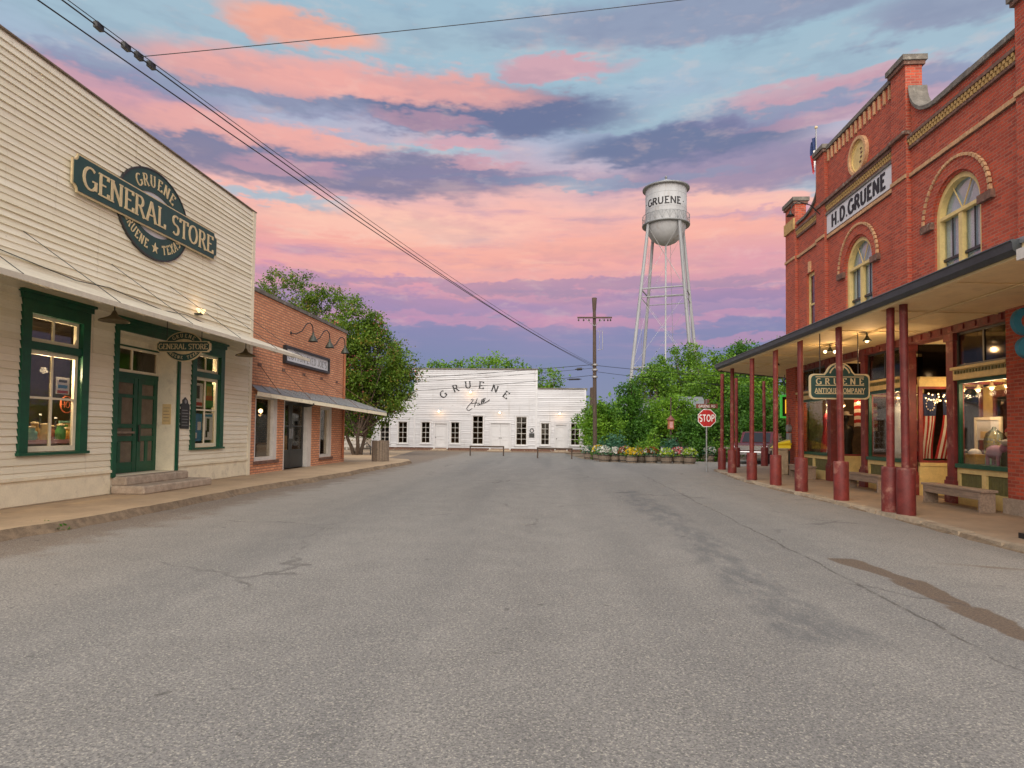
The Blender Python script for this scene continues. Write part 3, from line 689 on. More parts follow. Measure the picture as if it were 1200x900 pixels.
# ================================================================== general store
gs = thing('general_store', 'cream clapboard store with tall false front and green trim beside the brick shop', 'store', (XL, 12, 0))
GY0, GY1, GT = 4.0, 18.68, 8.2
W1 = (10.33, 11.93, 1.07, 3.80); W2 = (15.5, 17.06, 1.03, 3.74); DR = (12.78, 14.92, .50, 3.62)
mb = MB(); pierced(mb, PL, GY0, GY1, SW-.1, GT, -.30, 0, [W1, W2, DR, (5.6, 7.2, 1.07, 3.8)])
slab(mb, PL, GY0, GY0+.3, 0, 6.5, -14, -.3); slab(mb, PL, GY1-.3, GY1, 0, 6.5, -14, -.3); slab(mb, PL, GY0, GY1, 0, 6.5, -14.3, -14)
mb.build('wall', 'siding_cream', gs)
mb = MB(); slab(mb, PL, GY0-.1, GY1-.02, 6.5, 6.62, -14.4, -.31); mb.build('roof', 'galvanised', gs)
lapped(gs, PL, GY0+5.0, GY1-.16, .60, GT-.05, .128, [(W1[0]-.01, W1[1]+.01, W1[2]-.05, W1[3]+.05), (W2[0]-.01, W2[1]+.01, W2[2]-.05, W2[3]+.05), (DR[0]-.12, DR[1]+.03, 0, DR[3]+.16)], 'siding_cream')
sl('corner_board', 'trim_cream', gs, PL, GY1-.16, GY1+.02, .13, GT, .003, .034)
sl('top_moulding', 'old_wood', gs, PL, GY0, GY1+.04, GT, GT+.025, -.32, .055)
sl('skirt_board', 'trim_cream', gs, PL, GY0, DR[0]-.12, .15, .60, .003, .028)
sl('skirt_board', 'trim_cream', gs, PL, DR[1]+.06, GY1-.16, .15, .60, .003, .028)
sl('water_table', 'trim_cream', gs, PL, GY0, DR[0]-.13, .585, .64, .029, .07)
sl('water_table', 'trim_cream', gs, PL, DR[1]+.07, GY1-.16, .585, .64, .029, .07)
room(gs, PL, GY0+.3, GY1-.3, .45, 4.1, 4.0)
def store_window(W):
    a0, a1, b0, b1 = W; c = MB(); tw = .19
    slab(c, PL, a0, a0+tw, b0, b1, -.10, .062); slab(c, PL, a1-tw, a1, b0, b1, -.10, .062); slab(c, PL, a0+tw, a1-tw, b1-.24, b1, -.10, .062)
    slab(c, PL, a0+tw, a1-tw, b0+1.85, b0+1.99, -.10, .042)
    fr = c.build('window_casing', 'paint_green', gs)
    h = MB(); slab(h, PL, a0-.05, a1+.05, b1, b1+.10, .0, .085); slab(h, PL, a0-.08, a1+.08, b1+.10, b1+.15, -.01, .13); h.build('window_hood', 'paint_green', fr)
    slab(MB(), PL, a0-.03, a1+.03, b0-.05, b0, -.02, .10).build('window_sill', 'paint_green', fr)
    sash(gs, PL, a0+tw, a1-tw, b0+.012, b0+1.85, -.04, 2, 2, 'trim_cream', fw=.075, mw=.04, rowpos=[0, .53, 1])
    sash(gs, PL, a0+tw, a1-tw, b0+1.99, b1-.24, -.04, 2, 1, 'trim_cream', fw=.06, mw=.04)
store_window(W1); store_window(W2); 
# recessed double door
a0, a1, b0, b1 = DR; DD = -.46
sl('entry_side_panel', 'trim_cream', gs, PL, a1-.03, a1, b0, b1, DD-.1, 0)
sl('entry_side_panel', 'trim_cream', gs, PL, a0, a0+.03, b0, b1, DD-.1, 0)
sl('entry_ceiling', 'trim_cream', gs, PL, a0+.03, a1-.03, b1-.06, b1, DD-.1, -.01)
sl('entry_floor', 'stone_step', gs, PL, a0+.03, a1-.03, b0-.05, b0, DD-.1, -.30)
e = MB(); slab(e, PL, a0-.12, a0+.0, b0-.02, b1+.14, .004, .062); slab(e, PL, a1, a1+.07, b0-.02, b1+.14, .004, .062); slab(e, PL, a0, a1, b1, b1+.14, .004, .062); e.build('door_casing', 'paint_green', gs)
h = MB(); slab(h, PL, a0-.2, a1+.2, b1+.14, b1+.24, 0, .085); slab(h, PL, a0-.23, a1+.23, b1+.24, b1+.29, -.01, .13); h.build('door_hood', 'paint_green', gs)
dm = MB(); slab(dm, PL, a0+.03, 13.0, b0, b1-.06, DD-.06, DD); slab(dm, PL, 13.0, a1-.03, 3.38, 3.42, DD-.06, DD+.01); slab(dm, PL, 13., a1-.03, 2.68, 2.80, DD-.06, DD+.01); dm.build('door_frame', 'paint_green', gs)
sl('door_head', 'trim_cream', gs, PL, 13.0, a1-.03, 3.42, b1-.06, DD-.06, DD-.002)
sash(gs, PL, 13.0, a1-.03, 2.80, 3.38, DD-.01, 2, 1, 'trim_cream', fw=.05, mw=.05, name='transom_window')
for d0, d1 in ((13.0, 14.15), (14.17, a1-.03)):
    k = MB(); w = .13; 
    slab(k, PL, d0, d0+w, b0, 2.68, DD-.05, DD); slab(k, PL, d1-w, d1, b0, 2.68, DD-.05, DD)
    for z0, z1 in ((b0, b0+.24), (1.22, 1.34), (1.52, 1.62), (2.22, 2.30), (2.56, 2.68)): slab(k, PL, d0+w, d1-w, z0, z1, DD-.05, DD-.004)
    slab(k, PL, (d0+d1)/2-.05, (d0+d1)/2+.05, b0+.24, 1.22, DD-.05, DD-.006)
    if d1-d0 > .9: slab(k, PL, (d0+d1)/2-.05, (d0+d1)/2+.05, 1.62, 2.22, DD-.05, DD-.009)
    dr = k.build('door', 'paint_green', gs)
    m_ = (d0+d1)/2
    slab(MB(), PL, d0+w, m_-.05, b0+.24, 1.22, DD-.035, DD-.03).build('screen', 'screen_mesh', dr); slab(MB(), PL, m_+.05, d1-w, b0+.24, 1.22, DD-.035, DD-.03).build('screen', 'screen_mesh', dr)
    slab(MB(), PL, d0+w, d1-w, 1.62, 2.22, DD-.035, DD-.03).build('screen', 'screen_mesh', dr)
    slab(MB(), PL, d0+w, d1-w, 1.34, 1.52, DD-.035, DD-.03).build('screen', 'screen_mesh', dr)
    slab(MB(), PL, d0+w, d1-w, 2.30, 2.56, DD-.035, DD-.03).build('screen', 'screen_mesh', dr)
    if d1-d0 > .9: slab(MB(), PL, d0+w, d1-.1, 1.40, 1.445, DD+.01, DD+.03).build('push_bar', 'old_wood', dr)
    else: slab(MB(), PL, d0+.03, d0+.07, 1.2, 1.6, DD, DD+.03).build('handle', 'bronze_green', dr)
# awning: thin sloping metal roof hung on rods
AX, AZ0, AZ1 = -7.55, 3.66, 4.30
def awn(x, t=0): return AZ1+(AZ0-AZ1)*(x-XL)/(AX-XL)+t
am = MB(); am.add([(XL+.02, 5, awn(XL)), (AX, 5, AZ0), (AX, GY1+.1, AZ0), (XL+.02, GY1+.1, awn(XL)), (XL+.02, 5, awn(XL)+.03), (AX, 5, AZ0+.03), (AX, GY1+.1, AZ0+.03), (XL+.02, GY1+.1, awn(XL)+.03)], [(0,1,2,3),(4,7,6,5),(0,4,5,1),(1,5,6,2),(2,6,7,3),(3,7,4,0)])
aw = am.build('awning', 'awning_metal', gs)
MB().box(AX-.03, AX+.01, 5, GY1+.12, AZ0-.05, AZ0+.035).build('awning_fascia', 'awning_metal', aw)
for yy in np.arange(5.5, GY1, 1.1): MB().add([(XL+.03,yy,awn(XL)-.07),(AX-.03,yy,AZ0-.07),(AX-.03,yy+.05,AZ0-.07),(XL+.03,yy+.05,awn(XL)-.07),(XL+.03,yy,awn(XL)-.002),(AX-.03,yy,AZ0-.002),(AX-.03,yy+.05,AZ0-.002),(XL+.03,yy+.05,awn(XL)-.002)], [(0,3,2,1),(4,5,6,7),(0,1,5,4),(1,2,6,5),(2,3,7,6),(3,0,4,7)]).build('awning_rafter', 'trim_cream', aw)
for yy in (6.5, 8.4, 10.4, 12.6, 14.6, 16.6, 18.3): MB().cyl((XL+.02, yy-.1, 4.95), (AX-.03, yy, AZ0+.05), .007, n=5).build('tie_rod', 'black_metal', aw)
MB().tube([(XL+.06, 5.2+i*.9, 4.55-.05*math.sin(i*2.1)-.02*i) for i in range(16)], .009, 5).build('cable', 'black_metal', gs)

# things on and in the general store
st = thing('stone_steps', 'two worn stone steps below the green double door', 'steps', (XL+.3, 13.8, SW))
MB().bbox(XL-.25, XL+.32, DR[0]-.04, DR[1]+.1, SW+.17, SW+.36, .03).build('upper_step', 'stone_step', st)
MB().bbox(XL+.03, XL+.78, DR[0]-.12, DR[1]+.35, SW, SW+.18, .03).build('lower_step', 'stone_step', st)
sg = thing('store_sign', 'large green oval and bar sign lettered GENERAL STORE high on the clapboard front', 'sign', (XL, 13.8, 6.4))
SD = .07; cy, cz, hw, hh = 13.80, 6.43, 2.56, .375
annulus(MB(), cy, cz, 1.26, 1.0, .80, .50, PL, .03, SD, 48).build('oval_ring', 'sign_green', sg)
annulus(MB(), cy, cz, 1.285, 1.025, 1.255, .995, PL, .02, SD+.012, 48).build('oval_rim', 'dark_paint', sg)
mb = MB(); mb.prism(ring_poly(cy, cz, .81, .51, n=40), PL, .025, .05); mb.build('oval_centre', 'white_trim', sg)
def notched(cy, cz, hw, hh, n):
    r = n; P_ = []
    for sx, sy, a in ((1, 1, 270), (-1, 1, 0), (-1, -1, 90), (1, -1, 180)):
        c = (cy+sx*hw, cz+sy*hh)
        seq = [(c[0]+r*math.cos(R_(t)), c[1]+r*math.sin(R_(t))) for t in np.linspace(a if sx*sy > 0 else a-0, a-90 if True else a, 5)]
        P_ += seq
    return P_
mb = MB(); mb.prism(notched(cy, cz, hw, hh, .13), PL, SD+.004, SD+.04); mb.build('sign_rim', 'gold_leaf', sg)
mb = MB(); mb.prism(notched(cy, cz, hw-.032, hh-.032, .125), PL, SD+.041, SD+.055); mb.build('sign_board', 'sign_green', sg)
text(sg, 'GENERAL STORE', (XL+SD+.055, cy+.02, cz), (0,1,0), (0,0,1), .46, 'gold_leaf', depth=.012, wscale=.93, track=.09)
text_arc(sg, 'GRUENE', (XL+SD, cy, cz), (0,1,0), (0,0,1), 1.03, .75, 90, 14.5, .27, 'gold_leaf', wscale=.8)
text_arc(sg, 'GRUENE', (XL+SD, cy, cz), (0,1,0), (0,0,1), 1.03, .755, 229, 9.6, .21, 'gold_leaf', bottom=True, wscale=.68)
text_arc(sg, 'TEXAS', (XL+SD, cy, cz), (0,1,0), (0,0,1), 1.03, .755, 309, 9.6, .21, 'gold_leaf', bottom=True, wscale=.68)
star = [(cy+.02+(.13 if k % 2 == 0 else .052)*math.sin(k*math.pi/5), cz-.755+(.13 if k % 2 == 0 else .052)*math.cos(k*math.pi/5)) for k in range(10)]
mb = MB(); mb.prism(star, PL, SD, SD+.012); mb.build('star', 'gold_leaf', sg)
# small hanging sign, square to the wall
hs = thing('hanging_sign', 'small green GENERAL STORE sign hung under the cream awning', 'sign', (-8.6, 14.0, 3.1))
PHS = lambda a, b, d: (a, 14.0-d, b)
hx, hz = -8.62, 3.42
annulus(MB(), hx, hz, .44, .33, .30, .18, PHS, -.02, .02, 36).build('oval_ring', 'sign_green', hs)
annulus(MB(), hx, hz, .455, .345, .438, .328, PHS, -.025, .026, 36).build('oval_rim', 'gold_leaf', hs)
mb = MB(); mb.prism(ring_poly(hx, hz, .305, .185, n=30), PHS, -.012, .012); mb.build('oval_centre', 'gold_leaf', hs)
mb = MB(); mb.prism(notched(hx, hz, .64, .125, .045), PHS, -.03, .034); mb.build('sign_rim', 'gold_leaf', hs)
mb = MB(); mb.prism(notched(hx, hz, .62, .105, .04), PHS, -.036, .042); mb.build('sign_board', 'sign_green', hs)
text(hs, 'GENERAL STORE', (hx, 14.0-.042, hz), (1,0,0), (0,0,1), .125, 'gold_leaf', depth=.006, wscale=.9, track=.05, joined=True)
text_arc(hs, 'GRUENE', (hx, 14.0-.02, hz), (1,0,0), (0,0,1), .37, .255, 90, 16, .085, 'gold_leaf', joined=True, wscale=.85, depth=.006)
text_arc(hs, 'GRUENE TEXAS', (hx, 14.0-.02, hz), (1,0,0), (0,0,1), .37, .255, 270, 12, .07, 'gold_leaf', bottom=True, joined=True, wscale=.8, depth=.006)
for q in (-.42, .42): MB().cyl((hx+q, 14.0, hz+.12), (hx+q, 14.0, awn(hx+q)), .008, n=5).build('hanger', 'black_metal', hs)
def barn_lamp(label, loc):
    o = thing('barn_lamp', label, 'lamp', loc, 'barn lamps under the store awning'); x, y, z = loc
    MB().lathe([(.012,0),(.04,-.04),(.065,-.10),(.12,-.14),(.26,-.20),(.28,-.23),(.265,-.23),(.11,-.16),(.05,-.11)], loc, 18).build('shade', 'lampshade_olive', o)
    MB().cyl((x,y,z), (x,y,awn(x)), .011, n=6).build('stem', 'black_metal', o)
    MB().ball((x,y,z-.15), .04).build('bulb', 'white_trim', o)
barn_lamp('dark metal barn lamp under the awning between tall window and green door', (-8.75, 11.85, 3.86)); barn_lamp('dark metal barn lamp under the awning by the brick shop corner', (-8.8, 17.25, 3.82))
fl = thing('flood_lamp', 'twin lit flood bulbs above the awning by the small hanging sign', 'lamp', (XL+.05, 15.6, 4.52))
for q in (-.09, .09): MB().lathe([(.02,-.06),(.06,.02),(.065,.05),(.02,.06)], (XL+.17, 15.6+q, 4.56), 12).build('bulb', 'bulb_soft', fl)
MB().box(XL+.03, XL+.18, 15.52, 15.68, 4.46, 4.50).build('base', 'bronze_green', fl)
point_light('flood_glow', fl, (XL+.3, 15.6, 4.75), .8)
pq = thing('marker_plaque', 'black shield shaped marker plaque on clapboards between green door and poster window', 'plaque', (XL+.03, 15.22, 1.55))
mb = MB(); mb.prism([(15.05,1.52),(15.42,1.52),(15.42,2.12),(15.36,2.16),(15.33,2.24),(15.235,2.31),(15.14,2.24),(15.11,2.16),(15.05,2.12)], PL, .024, .05); mb.build('plate', 'dark_paint', pq)
mb = MB(); mb.prism(ring_poly(15.235, 2.2, .045, .05, n=12), PL, .05, .058); mb.build('emblem', 'steel_grey', pq)
for k in range(6): sl('raised_line', 'steel_grey', pq, PL, 15.10, 15.37-.04*(k % 2), 1.60+k*.075, 1.615+k*.075, .05, .054)
nt_ = thing('notice_board', 'pale paper notice on the cream panel beside the green door', 'notice', (XL-.2, DR[1]-.04, 1.5))
PN = lambda a, b, d: (a, DR[1]-.031-d, b)
sl('sheet', 'poster_sand', nt_, PN, XL-.32, XL-.10, 1.62, 2.12, 0, .012)
for k in range(5): sl('printed_line', 'old_wood', nt_, PN, XL-.29, XL-.13-.02*(k % 2), 1.70+k*.08, 1.712+k*.08, .012, .014)
def poster(label, P, a0, a1, b0, b1, d, base, bands, cat='poster'):
    o = thing('poster', label, cat, P(a0, b0, d), 'posters in the store windows'); sl('sheet', base, o, P, a0, a1, b0, b1, d-.004, d)
    for m, u0, u1, v0, v1 in bands: sl('printed_patch', m, o, P, a0+(a1-a0)*u0, a0+(a1-a0)*u1, b0+(b1-b0)*v0, b0+(b1-b0)*v1, d, d+.003)
    return o
wa, wm, wb_ = W2[0]+.27, (W2[0]+W2[1])/2, W2[1]-.27
poster('white poster with dark figure and red foot line behind the upper pane by plaque', PL, wa+.03, wm-.05, 2.10, 2.72, -.085, 'sign_white', [('dark_paint', .3, .65, .35, .9), ('poster_red', .05, .95, .05, .2)])
poster('orange and green framed poster behind the upper pane nearer brick shop', PL, wm+.05, wb_-.03, 2.10, 2.74, -.085, 'poster_green', [('poster_red', .12, .88, .3, .5), ('ochre', .2, .8, .5, .9)])
poster('bright blue poster with white squares in lower poster window pane', PL, wa+.0, wm-.05, 1.20, 1.92, -.085, 'poster_blue', [('sign_white', .15, .5, .1, .3), ('sign_white', .55, .9, .4, .7)])
poster('white sheet with black cowboy drawing in lower poster window pane', PL, wm+.05, wb_-.03, 1.22, 1.95, -.085, 'sign_white', [('dark_paint', .3, .6, .3, .8), ('dark_paint', .2, .4, .1, .35), ('poster_blue', .1, .9, .86, .95)])
poster('small white card with blue and red bands in tall window', PL, 11.27, 11.60, 2.16, 2.48, -.085, 'sign_white', [('poster_blue', .15, .85, .35, .55), ('poster_red', .1, .9, .05, .22), ('dark_paint', .2, .8, .7, .85)], 'card')
point_light('shelf_fill', None, (XL-.35, 11.3, 2.6), 80, (1, .78, .5))  # added fill light without a fixture, brightens the goods in the tall window
point_light('shelf_fill', None, (XL-.5, 16.6, 2.9), 40, (1, .78, .5))  # second added fill light, no lamp here, behind the poster window
nh = thing('neon_sign', 'round red glowing HOT sign inside the tall store window', 'sign', (XL-.4, 11.5, 1.9))
annulus(MB(), 11.95, 1.98, .17, .17, .155, .155, PL, -.42, -.40, 24).build('ring', 'neon_red', nh); text(nh, 'HOT', (XL-.40, 11.95, 1.98), (0,1,0), (0,0,1), .13, 'neon_red', .11, .09, False, .008)
tb = thing('display_table', 'low shelf with pink cloth inside the tall store window', 'shelf', (XL-.5, 11.1, 1.2)); MB().box(XL-.75, XL-.12, 10.5, 12.6, 1.22, 1.29).build('cloth', 'cardboard_pink', tb); MB().box(XL-.72, XL-.15, 10.52, 12.55, .45, 1.22).build('body', 'interior_brown', tb)
goods = [('jar', 'mint', .10, .16, 'mint green pot on the pink cloth by window corner'), ('jar', 'ochre', .07, .22, 'ochre jar beside the mint green pot'), ('bottle', 'dark_paint', .045, .34, 'tall dark bottle among the window jars'), ('jar', 'poster_sand', .08, .2, 'sand coloured jar behind the window mullion'),
         ('jar', 'terracotta', .075, .18, 'red clay jar near the window centre'), ('bottle', 'jar_glass', .05, .30, 'clear glass bottle by the window centre'), ('jar', 'poster_green', .07, .20, 'green jar right of the mullion'), ('jar', 'ochre', .08, .15, 'squat amber jar at shelf front'), ('jar', 'mint', .09, .10, 'shallow mint bowl near the sash edge'), ('bottle', 'poster_sand', .05, .26, 'sand coloured bottle by green framed picture')]
for i, (kd, m_, r, h_, lb) in enumerate(goods):
    x_ = XL-.20-.17*((i*37) % 3); y_ = onX(34+6.1*i, 512, x_)[0]; z_ = 1.29
    o = thing(kd, lb, kd, (x_, y_, z_), 'goods in the tall store window')
    r *= 1.25; h_ *= 1.35
    if kd == 'jar': MB().lathe([(r*.8,0),(r,.03),(r,h_*.65),(r*.7,h_*.82),(r*.72,h_)], (x_,y_,z_), 14).build('body', m_, o); MB().lathe([(r*.76,h_),(r*.76,h_+.025),(r*.2,h_+.04)], (x_,y_,z_+.001), 14).build('lid', 'gold_leaf', o)
    else: MB().lathe([(r*.9,0),(r,.02),(r,h_*.55),(r*.35,h_*.75),(r*.32,h_)], (x_,y_,z_), 12).build('body', m_, o); MB().lathe([(r*.38,h_),(r*.38,h_+.03),(r*.1,h_+.031)], (x_,y_,z_+.001), 10).build('cap', 'sign_white', o)
gp = thing('framed_picture', 'green and cream framed picture standing behind the window jars', 'picture', (XL-.7, 12.3, 1.3)); mb = MB(); pierced(mb, PL, 12.13, 12.52, 1.29, 1.66, -.72, -.69, [(12.17, 12.48, 1.33, 1.62)]); mb.build('frame', 'mint', gp); sl('print', 'poster_sand', gp, PL, 12.17, 12.48, 1.33, 1.62, -.715, -.70); sl('printed_patch', 'poster_green', gp, PL, 12.25, 12.35, 1.36, 1.58, -.70, -.697)
for k, (yy, zz, dd) in enumerate(((11.15, 2.75, 2.2), (11.6, 2.95, 1.5), (10.75, 2.9, 2.6), (16.2, 2.9, 1.8))):
    o = thing('pendant_lamp', ['small lit pendant lamp deep inside the tall store window', 'small lit pendant lamp close behind the tall store window', 'small lit pendant lamp at far back of the tall store window', 'small lit pendant lamp inside the poster window'][k], 'lamp', (XL-dd, yy, zz), 'pendant lamps inside the store')
    MB().ball((XL-dd, yy, zz), .045).build('bulb', 'bulb_warm', o); MB().cyl((XL-dd, yy, zz+.04), (XL-dd, yy, 4.1), .006, n=5).build('cord', 'black_metal', o)
    point_light('glow', o, (XL-dd, yy, zz-.1), 9)

# ================================================================== brick shop
bs = thing('brick_shop', 'low orange brick shop with stone coping between cream store and flowering tree', 'shop', (XL, 23, 0))
BY0, BY1, BT = 18.72, 27.37, 5.80
BW1 = (19.02, 20.62, .52, 2.62); BD = (21.1, 23.62, SW, 2.60); BW2 = (24.45, 25.78, .42, 2.45)
mb = MB(); pierced(mb, PL, BY0, BY1, SW-.1, BT, -.30, -.001, [BW1, BD, BW2]); slab(mb, PL, BY1-.3, BY1, .03, BT, -12, -.3); slab(mb, PL, BY0, BY0+.3, .03, BT, -12, -.3); slab(mb, PL, BY0, BY1, .03, BT, -12.3, -12); mb.build('wall', 'brick_orange', bs)
sl('roof', 'galvanised', bs, PL, BY0+.3, BY1-.3, 5.0, 5.1, -12, -.3)
for k in range(9): sl('coping_stone', 'coping_stone', bs, PL, BY0+(BY1+.06-BY0)*k/9+.004, BY0+(BY1+.06-BY0)*(k+1)/9-.004, BT, BT+.12, -.34, .05)
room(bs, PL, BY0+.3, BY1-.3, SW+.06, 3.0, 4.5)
def shop_window(W):
    a0, a1, b0, b1 = W; c = MB(); slab(c, PL, a0, a0+.10, b0, b1, -.22, -.02); slab(c, PL, a1-.28, a1, b0, b1, -.22, -.02); slab(c, PL, a0+.1, a1-.28, b1-.12, b1, -.22, -.03); slab(c, PL, a0+.1, a1-.28, b0, b0+.12, -.22, -.03)
    f = c.build('window', 'off_white', bs); sl('pane', 'pane_glass', f, PL, a0+.1, a1-.28, b0+.12, b1-.12, -.13, -.12)
    for k in range(9): sl('sill_brick', 'brick_cap', bs, PL, a0-.08+(a1-a0+.16)*k/9+.006, a0-.08+(a1-a0+.16)*(k+1)/9-.006, b0-.10, b0-.002, -.2, .05)
shop_window(BW1); shop_window(BW2)
c = MB(); slab(c, PL, BD[0], BD[0]+.12, SW, BD[3], -.28, -.02); slab(c, PL, BD[1]-.4, BD[1], SW, BD[3], -.28, -.02); slab(c, PL, BD[0]+.12, BD[1]-.4, BD[3]-.08, BD[3], -.28, -.02); c.build('door_frame', 'off_white', bs)
for d0, d1 in ((BD[0]+.12, 22.05), (22.07, BD[1]-.4)):
    k = MB(); slab(k, PL, d0, d0+.13, SW+.01, 2.52, -.22, -.17); slab(k, PL, d1-.13, d1, SW+.01, 2.52, -.22, -.17); slab(k, PL, d0+.13, d1-.13, SW+.01, .80, -.22, -.175); slab(k, PL, d0+.13, d1-.13, 2.40, 2.52, -.22, -.175); slab(k, PL, d0+.13, d1-.13, 1.62, 1.67, -.22, -.175)
    dd = k.build('door', 'dark_paint', bs); sl('pane', 'pane_glass', dd, PL, d0+.13, d1-.13, .80, 1.62, -.20, -.195); sl('pane', 'pane_glass', dd, PL, d0+.13, d1-.13, 1.67, 2.40, -.20, -.195); sl('handle', 'steel_grey', dd, PL, d1-.09 if d0 < 21.5 else d0+.05, d1-.05 if d0 < 21.5 else d0+.09, 1.2, 1.55, -.17, -.13)
# metal awning of ribbed sheets: narrow beside the cream store, deep at the street corner
FY0, FY1 = BY0+.04, BY1+.32
FXa, FXb, FZa, FZb, FW = XL+.22, -7.55, 2.68, 2.30, 2.87
fq = lambda y: ((y-FY0)/(FY1-FY0))
fx = lambda y: FXa+(FXb-FXa)*fq(y)
fz = lambda y: FZa+(FZb-FZa)*fq(y)
HEX = [(0,1,2,3),(4,7,6,5),(0,4,5,1),(1,5,6,2),(2,6,7,3),(3,7,4,0)]
def sheet_strip(y0, y1, t0, t1):
    p = [(XL+.01, y0, FW), (fx(y0), y0, fz(y0)), (fx(y1), y1, fz(y1)), (XL+.01, y1, FW)]
    return MB().add([(a, b, c+t0) for a, b, c in p]+[(a, b, c+t1) for a, b, c in p], HEX)
p = [(fx(y)+d_, y, fz(y)) for y, d_ in ((FY0, -.04), (FY0, -.002), (FY1, -.002), (FY1, -.04))]
fm_ = MB().add([(a, b, c-.13) for a, b, c in p]+[(a, b, c-.004) for a, b, c in p], HEX).build('awning_fascia', 'trim_cream', bs)
n = 15
for k in range(n):
    y0, y1 = FY0+(FY1-FY0)*k/n+.002, FY0+(FY1-FY0)*(k+1)/n
    sheet_strip(y0, y1, 0, .02).build('roof_sheet', 'galvanised', fm_); sheet_strip(y1-.03, y1, .021, .055).build('seam', 'galvanised', fm_)
MB().add([(XL+.02, FY1-.04, FW-.12), (FXb-.05, FY1-.04, FZb-.12), (FXb-.05, FY1, FZb-.12), (XL+.02, FY1, FW-.12), (XL+.02, FY1-.04, FW-.004), (FXb-.05, FY1-.04, FZb-.004), (FXb-.05, FY1, FZb-.004), (XL+.02, FY1, FW-.004)], HEX).build('end_board', 'trim_cream', fm_)
for yy in np.arange(BY0+1.2, BY1+.3, 1.75):
    MB().cyl((XL+.01, yy-.7, 3.55), (fx(yy)-.03, yy, fz(yy)+.04), .010, n=5).build('tie_rod', 'brick_cap', fm_); sl('anchor_plate', 'brick_cap', fm_, PL, yy-.82, yy-.58, 3.51, 3.60, 0, .02)
    sheet_strip(yy, yy+.05, -.10, -.003).build('awning_joist', 'trim_cream', fm_)
MB().tube([(XL+.06, BY1-.35, 5.0), (XL+.06, BY1-.35, 2.4), (XL+.06, BY1-.36, .3)], .045, 8).build('downspout', 'terracotta', bs)
b_ = thing('shop_signboard', 'long white signboard in black frame on the orange brick wall below three lamps', 'sign', (XL, 23, 4.0))
mb = MB(); pierced(mb, PL, 20.9, 25.1, 3.80, 4.42, 0, .12, [(21.0, 25.0, 3.89, 4.33)]); mb.build('frame', 'black_metal', b_); sl('panel', 'sign_grey_white', b_, PL, 21.0, 25.0, 3.89, 4.33, .02, .06)
text(b_, "COTTON EYED JOE'S", (XL+.06, 23.02, 4.11), (0,1,0), (0,0,1), .26, 'steel_grey', .17, .1, False, .006, 1.0, .12)
for k, yy in enumerate((22.45, 24.15, 25.95)):
    o = thing('gooseneck_lamp', ['grey gooseneck lamp over the signboard, first from the cream store', 'grey gooseneck lamp over the middle of the signboard', 'grey gooseneck lamp over the signboard end by the tree'][k], 'lamp', (XL, yy, 4.9), 'gooseneck lamps over the signboard')
    pts = [(XL, yy-.95, 4.92), (XL+.14, yy-.82, 4.90), (XL+.24, yy-.55, 5.05), (XL+.30, yy-.30, 5.35), (XL+.35, yy-.1, 5.42), (XL+.40, yy+.02, 5.32), (XL+.42, yy+.03, 5.08)]
    MB().tube(pts, .02, 6).build('arm', 'black_metal', o); MB().lathe([(.035,.16),(.045,.06),(.08,.02),(.17,-.16),(.185,-.18),(.17,-.18),(.06,0)], (XL+.42, yy+.03, 4.93), 16).build('shade', 'bronze_green', o); sl('wall_plate', 'black_metal', o, PL, yy-1.0, yy-.9, 4.87, 4.97, 0, .02)
ov = thing('oval_sign', 'dark oval sign hanging under the ribbed metal awning', 'sign', (-8.85, 21.8, 2.35)); POV = lambda a, b, d: (a, 21.8-d, b)
mb = MB(); mb.prism(ring_poly(-8.86, 2.42, .30, .10, n=28), POV, -.02, .02); mb.build('board', 'dark_paint', ov); annulus(MB(), -8.86, 2.42, .30, .10, .28, .082, POV, .02, .026, 28).build('rim', 'bronze_green', ov)
for q in (-.15, .12): MB().cyl((-8.86+q, 21.8, 2.50), (-8.86+q, 21.8, 2.70), .008, n=5).build('hanger', 'black_metal', ov)
for k, (yy, zz) in enumerate(((19.7, 2.3), (22.7, 2.2), (21.7, 2.35))):
    o = thing('shop_lamp', ['lit globe lamp inside the first brick shop window', 'lit globe lamp inside the brick shop door', 'lit globe lamp deep inside the brick shop'][k], 'lamp', (XL-1.6, yy, zz), 'lamps inside the brick shop'); MB().ball((XL-1.6, yy, zz), .08).build('globe', 'bulb_warm', o); MB().cyl((XL-1.6, yy, zz+.07), (XL-1.6, yy, 3.), .01, n=5).build('cord', 'black_metal', o); point_light('glow', o, (XL-1.6, yy, zz-.15), 14)
for k, (yy, m_, h_, lb) in enumerate(((22.5, 'poster_sand', 1.5, 'tall sand coloured cabinet inside the brick shop door'), (22.95, 'ochre', 1.1, 'ochre draped rack inside the brick shop door'), (19.6, 'poster_green', .9, 'green stand in the first brick shop window'), (21.55, 'white_trim', .8, 'white notice stand behind the narrow brick shop door leaf'))):
    o = thing('shop_fitting', lb, 'fitting', (XL-.9, yy, SW+.06)); MB().bbox(XL-1.1, XL-.7, yy-.16, yy+.16, SW+.06, SW+.06+h_, .03).build('body', m_, o); MB().bbox(XL-1.12, XL-.68, yy-.18, yy+.18, SW+.062+h_, SW+.10+h_, .01).build('top', 'interior_brown', o)
wb = thing('slatted_bin', 'weathered grey slatted wood bin at the pavement corner by brick shop', 'bin', (-7.95, 28.2, SW))
